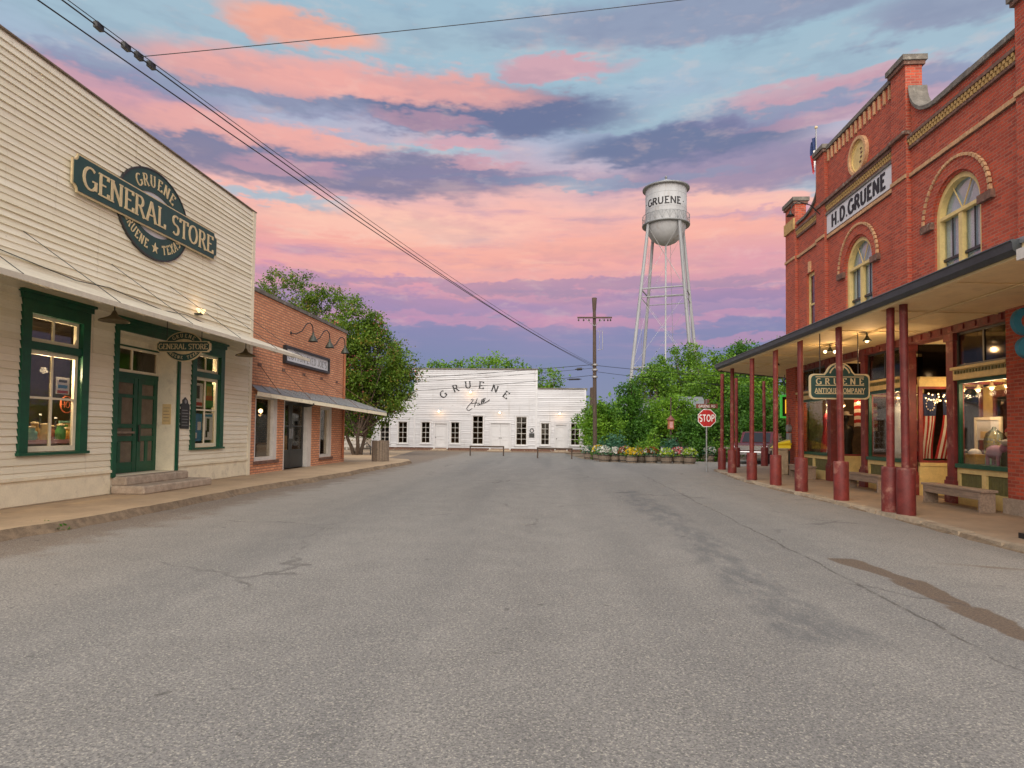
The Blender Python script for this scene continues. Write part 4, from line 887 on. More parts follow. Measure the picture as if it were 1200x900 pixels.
for k in range(20):
    a = 2*math.pi*k/20; ca, sa = math.cos(a), math.sin(a); t = Vector((-sa, ca, 0)); r = Vector((ca, sa, 0)); c = Vector((-7.95, 28.2, 0))+r*.36; h_ = .93+random.uniform(-.02, .02); w = .052
    vs = [c+t*s*w+r*d+Vector((0,0,z)) for z in (SW, SW+h_) for d in (0, .025) for s in (-1, 1)]; MB().add(vs, [(0,1,3,2),(4,6,7,5),(0,4,5,1),(2,3,7,6),(0,2,6,4),(1,5,7,3)]).build('slat', 'old_wood', wb)
MB().lathe([(.345,.06),(.35,.9),(.31,.9),(.30,.06)], (-7.95, 28.2, SW), 20).build('liner', 'dark_paint', wb)

# ================================================================== red brick mercantile with its porch
mc = thing('mercantile', 'two storey red brick building with gabled parapet, arched windows and long porch', 'building', (XR, 16, 0))
MY0, MY1 = 4.6, 24.85
Z1, ZB, ZC, ZP = 4.3, 8.15, 8.92, 9.5                    # storefront head, belt course, cornice, parapet
ARCH = [(14.65, 6.62, .82, 1.17), (19.25, 6.60, .82, 1.19), (8.6, 6.62, .82, 1.17)]     # centre, spring, window radius, hood radius
RW = (22.45, 23.15, 5.0, 7.28)
holes = [(c-r, c+r, 5.0, s+r+.002) for c, s, r, h in ARCH]+[RW]
mb = MB(); pierced(mb, PR, MY0, MY1, Z1, 9.0, -.35, 0, holes)
pierced(mb, PR, MY0, 16.9, 9.0, ZP-.1, -.35, 0, []); pierced(mb, PR, 21.5, 23.9, 9.0, 9.35, -.35, 0, [])
for c, s, r, h in ARCH:                                  # spandrels of each arch
    for sg_ in (-1, 1):
        pts = [(c+sg_*r, s), (c+sg_*r, s+r+.002), (c, s+r+.002)]+[(c+sg_*r*math.cos(R_(t)), s+r*math.sin(R_(t))) for t in range(90, -1, -9)]
        mb.prism(pts[:3]+pts[3:-1], PR, -.35, 0)
mb.prism([(16.9, 9.0), (21.5, 9.0), (21.5, 11.0), (16.9, 11.0)], PR, -.35, -.001)
slab(mb, PR, MY0, MY0+.35, 0, ZP-.1, -14, -.35); slab(mb, PR, MY0, MY1, 0, ZP-.3, -14.3, -14)
mb.build('wall', 'brick_red', mc)
# far side wall runs back at an angle along the cross street
d = Vector((.78, .62, 0)).normalized(); nv = Vector((-d.y, d.x, 0))
PS = lambda a, b, q: tuple(Vector((XR, MY1-.02, 0))+d*a+nv*q+Vector((0, 0, b)))
mb = MB(); pierced(mb, PS, .02, 16, 0, 9.0, -.4, 0, []); mb.build('wall', 'brick_red', mc)
PB = lambda a, b, q: (XR+a, 10+q, b)
sl('roof', 'galvanised', mc, PR, MY0+.3, MY1-.6, 8.4, 8.5, -14, -.36)
def pier(y0, y1, z0, z1, proud=.11, cap=True, mat='brick_red'):
    p = sl('pier', mat, mc, PR, y0, y1, z0, z1, -.30, proud)
    if cap:
        sl('pier_cap', 'brick_cap', p, PR, y0-.05, y1+.05, z1, z1+.10, -.36, proud+.06); sl('pier_cap', 'coping_stone', p, PR, y0-.09, y1+.09, z1+.10, z1+.24, -.40, proud+.10)
    return p
pier(23.95, 24.9, SWR, 10.15); pier(21.35, 22.0, Z1, 10.95); pier(16.45, 17.15, Z1, 11.0); pier(11.7, 12.62, Z1, 9.9); pier(11.9, 13.0, SWR, Z1-.002, cap=False); pier(4.7, 5.4, SWR, 9.9)
# coping in courses, parapet swoops beside the gable piers
def swoop(y_hi, y_lo, z_hi, z_lo, n=8):
    pts = [(y_hi+(y_lo-y_hi)*(1-math.cos(math.pi/2*i/n)), z_lo+(z_hi-z_lo)*(1-math.sin(math.pi/2*i/n))) for i in range(n+1)]
    m = MB(); m.prism([(y_hi, ZC+.02)]+pts+[(y_lo, ZC+.02)], PR, -.33, -.004); b = m.build('parapet_swoop', 'brick_red', mc)
    for (a, z), (b2, z2) in zip(pts, pts[1:]):
        q = MB(); q.prism([(a, z+.002), (b2, z2+.002), (b2, z2+.10), (a, z+.10)], PR, -.40, .07); q.build('coping_stone', 'coping_stone', b)
swoop(16.40, 15.35, 10.35, 9.42); swoop(22.02, 23.2, 10.2, 9.36)
y = 15.34
while y > MY0+.5:
    L = random.uniform(.55, .8); sl('coping_stone', 'coping_stone', mc, PR, max(y-L, MY0)+.006, y, ZP-.1, ZP+.02+random.uniform(-.01, .015), -.42, .07); y -= L
for k in range(6): sl('coping_stone', 'coping_stone', mc, PR, 17.18+k*.69+.004, 17.18+(k+1)*.69-.004, 11.0, 11.12, -.42, .07)
sl('coping_stone', 'coping_stone', mc, PR, 23.2, 23.92, 9.35, 9.45, -.42, .07)
# dentil cornices, drop bricks of the gable, belt course
def dentils(y0, y1, z0, label_mat='brick_gold'):
    b = sl('cornice_bed', 'brick_cap', mc, PR, y0, y1, z0-.09, z0-.02, 0, .06); sl('cornice_top', 'brick_cap', b, PR, y0, y1, z0+.16, z0+.24, 0, .10)
    sl('cornice_back', 'brick_gold', b, PR, y0, y1, z0-.02, z0+.16, 0, .025)
    m = MB(); y = y0+.03; k = 0
    while y < y1-.06: slab(m, PR, y, y+.062, z0-.02, z0+.065, .02, .075); slab(m, PR, y+.055, y+.117, z0+.075, z0+.155, .02, .085); y += .118
    m.build('dentils', label_mat, b, kind='stuff')
dentils(12.63, 16.44, 8.90); dentils(17.16, 21.34, 8.95); dentils(22.01, 23.94, 8.95); dentils(5.41, 11.69, 8.9)
sl('cornice_ledge', 'brick_cap', mc, PR, 16.4, 22.05, 9.20, 9.30, -.02, .16)
y = 17.35
while y < 21.2: sl('drop_brick', 'brick_tan', mc, PR, y, y+.08, 10.60, 10.98, -.01, .045); y += .275
for y0, y1, z in ((12.63, 16.44, ZB), (17.16, 21.34, ZB-.06), (22.01, 23.94, ZB), (5.41, 11.69, ZB)):
    L = sl('belt_course', 'brick_cap', mc, PR, y0, y1, z-.075, z-.062, 0, .04); y = y0
    while y < y1-.02: e = min(y+.225, y1); sl('belt_brick', 'brick_tan', L, PR, y+.006, e-.004, z-.06, z+.035, 0, .05+random.uniform(0, .012)); y = e
for y0, y1 in ((16.45, 17.15), (21.35, 22.0), (11.7, 12.62), (23.95, 24.9)): sl('belt_course', 'brick_tan', mc, PR, y0-.01, y1+.01, ZB-.06, ZB+.035, .112, .15)
sl('pier_band', 'brick_gold', mc, PR, 23.93, 24.92, 9.2, 9.62, .112, .17); sl('pier_band', 'brick_cap', mc, PR, 16.43, 17.17, 9.2, 9.29, .162, .2)
# arched windows
for c, s, r, h in ARCH:
    m = MB(); annulus(m, c, s, h, h, h-.30, h-.30, PR, 0, .045, 30, 0, 180); hd = m.build('arch_hood', 'brick_red', mc)
    for k in range(26):
        a0_, a1_ = 180*k/26+.9, 180*(k+1)/26-.9; annulus(MB(), c, s, h+.04, h+.04, h-.025, h-.025, PR, .02, .085, 2, a0_, a1_).build('arch_brick', 'brick_tan', hd)
    for sg_ in (-1, 1): sl('hood_stop', 'brick_cap', hd, PR, min(c+sg_*(h-.34), c+sg_*(h+.09)), max(c+sg_*(h-.34), c+sg_*(h+.09)), s-.17, s-.002, 0, .10)
    m = MB(); annulus(m, c, s, r, r, r-.11, r-.11, PR, -.20, -.05, 24, 0, 180)
    slab(m, PR, c-r, c-r+.11, 5.0, s, -.20, -.05); slab(m, PR, c+r-.11, c+r, 5.0, s, -.20, -.05); slab(m, PR, c-r+.11, c+r-.11, s-.04, s+.04, -.19, -.06); slab(m, PR, c-.065, c+.065, 5.0, s-.045, -.19, -.08); slab(m, PR, c-r+.11, c+r-.11, 5.0, 5.1, -.19, -.07)
    for t in (62, 118): m.cyl(PR(c, s+.04, -.14), PR(c+(r-.1)*math.cos(R_(t)), s+(r-.1)*math.sin(R_(t)), -.14), .016, n=4)
    for q0, q1 in ((c-r+.11, c-.065), (c+.065, c+r-.11)): pass
    w = m.build('arched_window', 'paint_gold_cream', mc)
    for q0, q1 in ((c-r+.11, c-.065), (c+.065, c+r-.11)): sl('pane', 'pane_upper', w, PR, q0, q1, 5.68, s-.045, -.175, -.165); sl('pane', 'pane_upper', w, PR, q0, q1, 5.1, 5.62, -.205, -.195)
    for t0, t1 in ((2, 62), (62, 118), (118, 178)):
        q = MB(); q.prism([(c, s+.045)]+[(c+(r-.151)*math.cos(R_(t)), s+.045+(r-.20)*math.sin(R_(t))) for t in np.linspace(t0, t1, 7)], PR, -.175, -.165); q.build('pane', 'pane_upper', w)
    for q0, q1 in ((c-r+.11, c-.065), (c+.065, c+r-.11)): sl('sash_rail', 'dark_paint', w, PR, q0, q1, 5.62, 5.68, -.19, -.13); sl('sash_bar', 'dark_paint', w, PR, (q0+q1)/2-.012, (q0+q1)/2+.012, 5.681, s-.046, -.165, -.14)
    sl('blind_reflection', 'blind_reflection_blue', w, PR, c-r, c+r, 5.30, s+r, -.235, -.225); sl('room_back', 'wall_inner', w, PR, c-r, c+r, 5.0, s+r, -.9, -.8)  # added blind; its pale blue also stands for sky reflected in the panes
y0, y1, z0, z1 = RW; w = sash(mc, PR, y0, y1, z0, z1, -.08, 1, 2, 'paint_gold_cream', 'pane_upper', .11, .06, 'narrow_window'); sl('keystone', 'brick_tan', w, PR, 22.72, 22.88, z1, z1+.38, -.02, .06); sl('room_back', 'wall_inner', w, PR, y0, y1, z0, z1, -.9, -.8)
m = MB(); annulus(m, 19.13, 9.84, .56, .56, .47, .47, PR, -.02, .10, 36); md = m.build('medallion_rim', 'brick_tan', mc)
m = MB(); m.prism(ring_poly(19.13, 9.84, .475, .475, n=32), PR, 0, .012); m.build('medallion_face', 'paint_gold_cream', md)
annulus(MB(), 19.13, 9.84, .46, .46, .42, .42, PR, .012, .04, 32).build('medallion_ring', 'paint_gold_cream', md)
for k, (dy, dz) in enumerate(((-.12, .17), (-.15, .05), (-.13, -.08), (-.08, -.2))): sl('carved_mark', 'brick_cap', md, PR, 19.13+dy-.045, 19.13+dy+.045, 9.84+dz-.02-.01*(k % 2), 9.84+dz+.02, .012, .03)
nb = thing('name_board', 'long white painted board lettered H.D. GRUENE below the parapet cornice', 'sign', (XR, 19.2, 8.2))
sl('board', 'sign_grey_white', nb, PR, 17.19, 21.31, 8.17, 8.80, .003, .05); sl('top_rail', 'coping_stone', nb, PR, 17.17, 21.33, 8.80, 8.85, .003, .09)
text(nb, 'H.D.GRUENE', (XR-.05, 19.25, 8.485), (0,-1,0), (0,0,1), .42, 'letter_black', .27, .2, False, .012, .98, .1)
sn = thing('sign_lamp', 'thin curved lamp arm reaching over the white name board', 'lamp', (XR, 21.7, 8.9)); MB().tube([(XR-.1, 21.68, 8.95), (XR-.45, 21.6, 9.25), (XR-.9, 21.5, 9.35), (XR-1.1, 21.5, 9.2), (XR-1.15, 21.5, 8.98)], .018, 6).build('arm', 'black_metal', sn); MB().lathe([(.03,.1),(.05,.03),(.13,-.06),(.12,-.06)], (XR-1.15, 21.5, 8.92), 12).build('shade', 'black_metal', sn)
fp = thing('flagpole', 'tall thin flagpole rising behind the far parapet corner', 'flagpole', (9.7, 23.6, 8.5)); MB().cyl((9.6, 24.0, 8.5), (9.6, 24.0, 13.0), .035, .022, 8).build('pole', 'steel_grey', fp); MB().ball((9.6, 24.0, 13.05), .06).build('finial', 'gold_leaf', fp)
def cloth(label, pts_fn, cols_, nu=7, nv=14, name='flag', cat='flag', group=None, root_loc=(0,0,0)):
    """limp cloth: grid of (u, v) mapped by pts_fn, one part for each colour region"""
    o = thing(name, label, cat, root_loc, group)
    for part, mat_, (u0, u1, v0, v1) in cols_:
        vs = []; fs = []; a, b = max(2, int(nu*(u1-u0))+2), max(2, int(nv*(v1-v0))+2)
        for i in range(a+1):
            for j in range(b+1): vs.append(Vector(pts_fn(u0+(u1-u0)*i/a, v0+(v1-v0)*j/b)))
        k = len(vs); back = [v+Vector((.004, .004, 0)) for v in vs]
        for i in range(a):
            for j in range(b): q = i*(b+1)+j; fs += [(q, q+1, q+b+2, q+b+1), (k+q, k+q+b+1, k+q+b+2, k+q+1)]
        MB().add(vs+back, fs, True).build(part, mat_, o)
    return o
limp = lambda u, v: (9.6-.04-.16*u*(1-.45*v)+.05*math.sin(9*u+4*v), 24.0+.06*math.sin(7*u+5*v), 12.75-1.25*v-.25*u)
cloth('limp red, white and blue flag on the rooftop pole', limp, [('blue_field', 'blue_cloth', (0, 1, 0, .42)), ('white_band', 'white_cloth', (0, .5, .42, 1)), ('red_band', 'red_cloth', (.5, 1, .42, 1))], root_loc=(9.6, 24.0, 11))

# ---- shop front
S0, S1 = SWR, 4.05
sl('lintel_beam', 'porch_maroon', mc, PR, 12.63, 23.94, 3.86, 4.06, -.30, .03)
for k in range(28): sl('rosette', 'porch_maroon', mc, PR, 12.8+k*.4, 12.95+k*.4, 3.90, 4.02, .03, .055)
sl('lintel_wall', 'brick_red', mc, PR, 12.63, 23.94, 4.06, Z1, -.34, -.002)
sl('near_wall', 'brick_red', mc, PR, 5.41, 11.69, SWR, Z1, -.34, -.002)
sl('pier_plinth', 'stone_step', mc, PR, 11.82, 13.06, SWR, .36, -.1, .17)
iron = [(21.42, 21.14), (19.12, 18.86), (16.92, 16.66), (15.05, 14.80)]
for a, b in iron:
    p = sl('iron_column', 'porch_maroon', mc, PR, b, a, S0+.55, 3.86, -.20, .03); sl('column_base', 'porch_maroon', p, PR, b-.05, a+.05, S0, S0+.50, -.22, .07); sl('column_ring', 'porch_maroon', p, PR, b-.03, a+.03, S0+.50, S0+.58, -.21, .05); sl('column_head', 'porch_maroon', p, PR, b-.05, a+.05, 3.70, 3.859, -.21, .06)
def display(y0, y1, ent=False):
    """bulkhead with olive boards, sill, big pane, dentilled cornice, transom"""
    dd = -.02
    m = MB(); zs = (.36, .86)
    slab(m, PR, y0, y1, zs[1]-.12, zs[1], dd-.10, dd); slab(m, PR, y0, y1, SWR, zs[0], dd-.10, dd)
    n_ = 2; w = (y1-y0)/n_
    for k in range(n_+1): c = y0+w*k; slab(m, PR, max(y0, c-.07), min(y1, c+.07), zs[0], zs[1]-.12, dd-.10, dd)
    b = m.build('bulkhead', 'paint_gold_cream', mc)
    for k in range(n_):
        q0, q1 = y0+w*k+.07, y0+w*(k+1)-.07; nn_ = max(4, int((q1-q0)/.075))
        for j in range(nn_): sl('bead_board', 'panel_olive', b, PR, q0+(q1-q0)*j/nn_+.002, q0+(q1-q0)*(j+1)/nn_-.004, zs[0], zs[1]-.12, dd-.09, dd-.045)
    sl('window_sill', 'paint_green', b, PR, y0, y1, .86, .95, dd-.12, dd+.05)
    f = MB(); slab(f, PR, y0, y0+.06, .95, 2.80, dd-.10, dd-.02); slab(f, PR, y1-.06, y1, .95, 2.80, dd-.10, dd-.02); slab(f, PR, y0+.06, y1-.06, 2.72, 2.80, dd-.10, dd-.02); fr = f.build('display_window', 'paint_green', mc)
    sl('pane', 'pane_glass', fr, PR, y0+.06, y1-.06, .95, 2.72, dd-.06, dd-.052)
    cn = sl('cornice', 'paint_gold_cream', mc, PR, y0, y1, 2.80, 3.02, -.16, .05); sl('cornice_cap', 'paint_gold_cream', cn, PR, y0, y1, 3.02, 3.08, -.16, .12)
    m = MB(); y = y0+.03
    while y < y1-.05: slab(m, PR, y, y+.05, 2.93, 3.0, .05, .075); y += .1
    m.build('dentils', 'panel_olive', cn, kind='stuff')
    sash(mc, PR, y0, y1, 3.08, 3.86, dd-.02, 2, 1, 'dark_paint', 'pane_dusty', .05, .05, 'transom_window')
display(21.45, 23.92); display(16.95, 18.83); display(13.02, 14.77)
def entry(y0, y1):
    """deep recessed shop entry; its far return is a glazed bay that faces down the street"""
    D = -1.75
    for yy, side in ((y0, 0), (y1-.06, 1)):
        PE = lambda a, b, d_: (XR+a, yy+.03-d_, b)
        bk = sl('entry_bulkhead', 'paint_gold_cream', mc, PE, .21, -D, SWR, .86, -.03, .03); sl('bulkhead_rail', 'paint_gold_cream', bk, PE, .21, -D, .80, .88, -.04, .05); sl('bulkhead_rail', 'paint_gold_cream', bk, PE, .21, -D, .30, .36, .03, .045)
        f = MB(); pierced(f, PE, .21, -D, .88, 2.80, -.03, .03, [(.30, 1.68, .94, 2.74)]); fr = f.build('entry_window', 'porch_maroon', mc); sl('pane', 'pane_glass', fr, PE, .30, 1.68, .94, 2.74, -.004, .004)
        cn = sl('entry_cornice', 'paint_gold_cream', mc, PE, .21, -D, 2.80, 2.98, -.04, .05); sl('cornice_cap', 'paint_gold_cream', cn, PE, .21, -D, 2.98, 3.04, -.05, .09)
        sl('entry_transom', 'pane_dusty', mc, PE, .21, -D, 3.04, 3.86, -.004, .004)
    sl('entry_ceiling', 'soffit_cream', mc, PR, y0+.06, y1-.06, 3.87, 3.95, D, -.32)
    a, b = y0+.4, y1-.4
    k = MB(); slab(k, PR, y0+.06, a, SWR+.01, 2.80, D-.05, D); slab(k, PR, b, y1-.06, SWR+.01, 2.80, D-.05, D); slab(k, PR, a, b, 2.68, 2.80, D-.05, D); k.build('door_frame', 'paint_gold_cream', mc)
    k = MB(); slab(k, PR, a, a+.1, SWR+.01, 2.68, D-.05, D-.002); slab(k, PR, b-.1, b, SWR+.01, 2.68, D-.05, D-.002); slab(k, PR, a+.1, b-.1, SWR+.01, .8, D-.05, D-.005); slab(k, PR, a+.1, b-.1, 2.52, 2.68, D-.05, D-.005); dr = k.build('shop_door', 'porch_maroon', mc)
    sl('pane', 'pane_glass', dr, PR, a+.1, b-.1, .8, 2.52, D-.03, D-.022); sl('handle', 'bronze_green', dr, PR, b-.08, b-.04, 1.1, 1.4, D, D+.04)
entry(19.14, 21.12); entry(15.07, 16.64)
room(mc, PR, 12.7, 23.9, SWR+.01, 4.06, 6.5)
# ---- porch: flat soffit in sheets, gutter, sloping metal roof, posts
PZ = 4.06
RPOLY = [(6.25, 6.5), (6.25, 25.1), (6.5, 25.8), (11.6, 30.0), (13.0, 28.4)]
pr = MB(); roof_pts = [(6.25, 6.5, 4.26), (6.25, 25.1, 4.26), (6.5, 25.8, 4.26), (11.6, 30.0, 4.26), (13.0, 28.4, 4.9), (XR, MY1-.02, 4.9), (XR, 6.5, 4.9)]
low = [(x, y, 4.18) for x, y, z in roof_pts]; n = 7
pr.add(roof_pts+low, [(0,1,5,6),(1,2,5),(2,3,4,5),(7,13,12,8),(8,12,9),(9,12,11,10)]+[(i, 7+i, 7+(i+1) % n, (i+1) % n) for i in range(n)])
porch = pr.build('porch_roof', 'galvanised', mc)
ys = [6.5]+list(np.arange(8.2, 25.0, 2.42)); ys[-1] = 24.83
for a, b in zip(ys, ys[1:]):
    for x0, x1 in ((6.38, 7.62), (7.64, XR-.02)): MB().box(x0, x1, a+.006, b-.006, PZ-.012+.008*random.random(), PZ+.02).build('soffit_sheet', 'soffit_cream', porch)
MB().add([(6.40,24.84,PZ),(XR-.02,24.84,PZ),(12.9,28.25,PZ),(11.55,29.85,PZ),(6.62,25.75,PZ),(6.40,25.1,PZ)]+[(6.40,24.84,PZ+.03),(XR-.02,24.84,PZ+.03),(12.9,28.25,PZ+.03),(11.55,29.85,PZ+.03),(6.62,25.75,PZ+.03),(6.40,25.1,PZ+.03)], [(0,1,2,3,4,5),(6,11,10,9,8,7)]+[(i,(i+1)%6,6+(i+1)%6,6+i) for i in range(6)]).build('soffit_sheet', 'soffit_cream', porch)
MB().box(6.28, 6.37, 6.5, 25.08, PZ-.05, 4.179).build('fascia', 'soffit_cream', porch)
def gutter(p, q):
    p, q = Vector(p), Vector(q); dd = (q-p).normalized(); n_ = Vector((-dd.y, dd.x, 0)); pf = [(0, 0), (.06, -.01), (.12, .05), (.13, .15), (.15, .17), (.13, .19), (0, .19)]
    m = MB(); vs = [p+n_*a+Vector((0,0,b)) for a, b in pf]+[q+n_*a+Vector((0,0,b)) for a, b in pf]; k = len(pf)
    m.add(vs, [(i, (i+1) % k, k+(i+1) % k, k+i) for i in range(k)]+[tuple(range(k)), tuple(range(2*k-1, k-1, -1))]); m.build('gutter', 'gutter_grey', porch)
gutter((6.28, 8.95, 4.05), (6.28, 25.1, 4.05)); gutter((6.28, 25.1, 4.05), (6.53, 25.8, 4.05)); gutter((6.53, 25.8, 4.05), (11.6, 30.0, 4.05))
MB().box(6.17, 6.36, 6.6, 8.9, 3.93, 4.08).build('beam_end', 'off_white', porch)
for yy in (10.6, 13.0, 15.4, 17.9, 20.3, 22.7): MB().cyl((6.4, yy, PZ-.03), (XR-.05, yy+.3, PZ-.03), .012, n=5).build('conduit', 'soffit_cream', porch)
MB().tube([(7.5, 7, PZ-.03), (7.5, 24.5, PZ-.03)], .014, 5).build('conduit', 'soffit_cream', porch)
XY = POSTS+[(6.5, 7.9)]
for x_, y_ in XY:
    c = MB().cyl((x_, y_, SWR+.86), (x_+random.uniform(-.03, .03), y_+random.uniform(-.03, .03), PZ-.01), .072, n=14).build('porch_post', 'porch_maroon', porch)
    MB().lathe([(.160, 0), (.162, .02), (.160, .86), (.152, .885), (.07, .89)], (x_, y_, SWR), 18).build('post_sleeve', 'porch_maroon', c)
# lamps under the porch
for k, (px, py, X_) in enumerate(((942, 418, 7.5), (1016, 393, 7.5), (908, 438, 7.3))):
    yy, zz = onX(px, py, X_)
    if k == 0: yy = 17.9
    if k == 2: yy = 21.5
    o = thing('porch_lamp', ['lit twin bulb porch lamp above the hanging antique sign', 'lit porch lamp on the soffit left of the paired maroon posts', 'dark bell shaped porch lamp near the far end of porch'][k], 'lamp', (X_, yy, PZ-.15), 'lamps under the porch')
    MB().cyl((X_, yy, PZ-.01), (X_, yy, PZ-.12), .02, n=6).build('stem', 'black_metal', o); MB().lathe([(.03,0),(.05,-.05),(.10,-.12),(.09,-.12)], (X_, yy, PZ-.10), 14).build('shade', 'lampshade', o)
    for q in ((-.13, .13) if k == 0 else (0,)): MB().ball((X_+q, yy, PZ-.22), .042).build('bulb', 'bulb_warm' if k < 2 else 'white_trim', o)
    if k < 2: point_light('glow', o, (X_, yy, PZ-.42), 16)
# hanging antique company sign, square to the shop fronts
ac = thing('antique_sign', 'dark green GRUENE ANTIQUE COMPANY sign with round top hung under the porch', 'sign', (6.87, 15.9, 2.4)); PA = lambda a, b, d: (a, 15.9-d, b)
ax, az = 6.87, 2.72
def ac_outline(s):
    hw_, hb, ht = .71-s, -.30+s, .32-s; P_ = []
    for cx_, cz_, a0_ in ((hw_-.1, hb+.1, 270), (hw_-.1, ht-.1, 0)): P_ += arc(ax+cx_, az+cz_, .1, .1, a0_, a0_+90, 4)
    P_ += [(ax+.36-s*.3, az+ht)]+arc(ax, az+.30, .32-s, .30-s, 15, 165, 12)+[(ax-.36+s*.3, az+ht)]
    for cx_, cz_, a0_ in ((-hw_+.1, ht-.1, 90), (-hw_+.1, hb+.1, 180)): P_ += arc(ax+cx_, az+cz_, .1, .1, a0_, a0_+90, 4)
    return P_
m = MB(); m.prism(ac_outline(0), PA, -.03, .03); m.build('rim', 'gold_leaf', ac)
m = MB(); m.prism(ac_outline(.035), PA, -.036, .037); m.build('board', 'sign_green', ac)
text(ac, 'G R U E N E', (ax, 15.9-.037, az+.135), (1,0,0), (0,0,1), .15, 'gold_leaf', .2, .1, True, .006, .92, .11, joined=True)
text(ac, 'ANTIQUE COMPANY', (ax, 15.9-.037, az-.09), (1,0,0), (0,0,1), .12, 'gold_leaf', .18, .1, True, .006, .74, .1, joined=True)
for z in (.235, .03, -.175): sl('rule', 'gold_leaf', ac, PA, ax-.57, ax+.57, az+z, az+z+.018, .037, .043)
annulus(MB(), ax, az+.27, .25, .26, .22, .23, PA, .037, .045, 20, 15, 165).build('garland', 'gold_leaf', ac)
m = MB(); m.prism([(ax-.05, az+.26), (ax+.05, az+.26), (ax+.03, az+.36), (ax+.08, az+.40), (ax+.12, az+.53), (ax-.12, az+.53), (ax-.08, az+.40), (ax-.03, az+.36)], PA, .037, .046); m.build('urn', 'gold_leaf', ac)
for q in (-.45, .45): MB().cyl((ax+q, 15.9, az+.3), (ax+q, 15.9, PZ-.02), .012, n=6).build('hanger', 'black_metal', ac)
# benches
def bench(label, y0, y1, x0=8.28, x1=8.62, h=.44, old=False):
    o = thing('bench', label, 'bench', ((x0+x1)/2, (y0+y1)/2, SWR), 'wooden benches under the porch'); g = (x1-x0)/2
    for k in range(2): cbx('seat_plank', 'bench_wood', o, x0+g*k+.004, x0+g*(k+1)-.004, y0, y1, SWR+h-.05, SWR+h, .008)
    for q in (y0+.06, y1-.12): cbx('leg', 'bench_wood', o, x0+.02, x1-.02, q, q+.06, SWR, SWR+h-.052, .006)
    cbx('apron', 'bench_wood', o, x0+.015, x0+.045, y0+.1, y1-.1, SWR+h-.20, SWR+h-.054, .006); cbx('apron', 'bench_wood', o, x1-.045, x1-.015, y0+.1, y1-.1, SWR+h-.20, SWR+h-.054, .006)
bench('long weathered bench below the display window with the lilac sheep', 13.0, 15.05); bench('weathered plank bench below the middle display window', 16.95, 18.9); bench('short plank bench beside the pale concrete urn stand', 21.6, 23.3)

# ---- things in and around the shop front
def flag13(label, X_, w, zt, zb, Y_, sway):
    f = lambda u, v: (X_+w*(u-.5)*(1-.35*v*(1-v)*2)+sway*v*v+.03*math.sin(5*v), Y_+.03*math.sin(6*u+3*v), zt-(zt-zb)*v)
    parts = [('blue_field', 'blue_cloth', (0, 1, 0, .34))]
    for k in range(7): parts.append(('stripe', 'red_cloth' if k % 2 == 0 else 'white_cloth', (k/7, (k+1)/7, .34, 1)))
    o = cloth(label, f, parts, root_loc=(X_, Y_, zb), group='striped flags behind the entry glass')
    for k in range(11):
        a = 2*math.pi*k/11; u, v = .5+.28*math.cos(a), .17+.085*math.sin(a); p = f(u, v)
        MB().ball((p[0], p[1]-.012, p[2]), .02, n=6, m=4).build('star', 'white_cloth', o)
flag13('hanging striped flag with star circle beside the paired maroon posts', XR+.58, .34, 2.62, .98, 16.80, -.06); flag13('hanging striped flag with star circle nearer the iron column', XR+1.12, .42, 2.66, .98, 16.84, -.16)
wf = lambda u, v: (XR+.75+.75*u, 21.25+.05*math.sin(8*u), 2.72-.10*u-.9*v+.05*math.sin(6*u))
cloth('red and white striped banner inside the recessed entry by antique sign', wf, [('stripe', 'red_cloth' if k % 2 == 0 else 'white_cloth', (0, 1, k/8, (k+1)/8)) for k in range(8)], name='banner', cat='banner', root_loc=(XR+1.0, 21.25, 1.9))
ch = thing('string_lights', 'golden cluster of lit bulbs above the striped flags', 'lights', (XR+.9, 16.7, 2.6))
for k in range(22): MB().ball((XR+.45+.85*k/21+random.uniform(-.02, .02), 16.72+random.uniform(-.03, .03), 2.52+.10*math.sin(k*1.9)+random.uniform(-.05, .05)), .02, n=6, m=4).build('bulb', 'bulb_warm', ch)
MB().tube([(XR+.4+.1*i, 16.72, 2.52+.05*math.sin(i)) for i in range(10)], .008, 4).build('wire', 'black_metal', ch); point_light('glow', ch, (XR+.8, 16.4, 2.45), 12)
mq = thing('mannequin', 'dark clothed display figure inside the recessed entry by antique sign', 'mannequin', (XR+.6, 21.5, SWR)); MB().lathe([(.16,0),(.20,.5),(.17,.85),(.24,1.25),(.20,1.42),(.06,1.5),(.055,1.58),(.10,1.66),(.11,1.76),(.06,1.85)], (XR+.62, 21.55, SWR+.35), 14).build('figure', 'dark_paint', mq); MB().lathe([(.22,0),(.2,.03),(.11,.04),(.10,.12),(.02,.14)], (XR+.62, 21.55, SWR+2.14), 14).build('hat', 'off_white', mq); MB().box(XR+.42, XR+.82, 21.35, 21.75, SWR+.01, SWR+.35).build('plinth', 'interior_brown', mq)
point_light('entry_fill', ch, (XR+.9, 20.9, 2.6), 14)  # added fill light for this entry, no bulb of its own
FZ = .95
def shelf(y0, y1, lb): o = thing('display_shelf', lb, 'shelf', (XR+.5, (y0+y1)/2, SWR), 'display shelves behind the shop windows'); MB().box(XR+.14, XR+1.0, y0, y1, .90, .945).build('top', 'paint_green', o); MB().box(XR+.18, XR+.95, y0+.04, y1-.04, SWR+.02, .90).build('body', 'interior_brown', o)
shelf(13.05, 14.72, 'green display shelf behind the window with the lilac sheep'); shelf(17.05, 18.75, 'green display shelf behind the middle display window'); shelf(21.55, 23.85, 'green display shelf behind the far display window')
DY = onX(1170, 530, XR+.35)[0]-13.30
sh = thing('toy_sheep', 'lilac woolly toy sheep with pale head standing in the near display window', 'toy', (XR+.35, 13.35+DY, FZ))
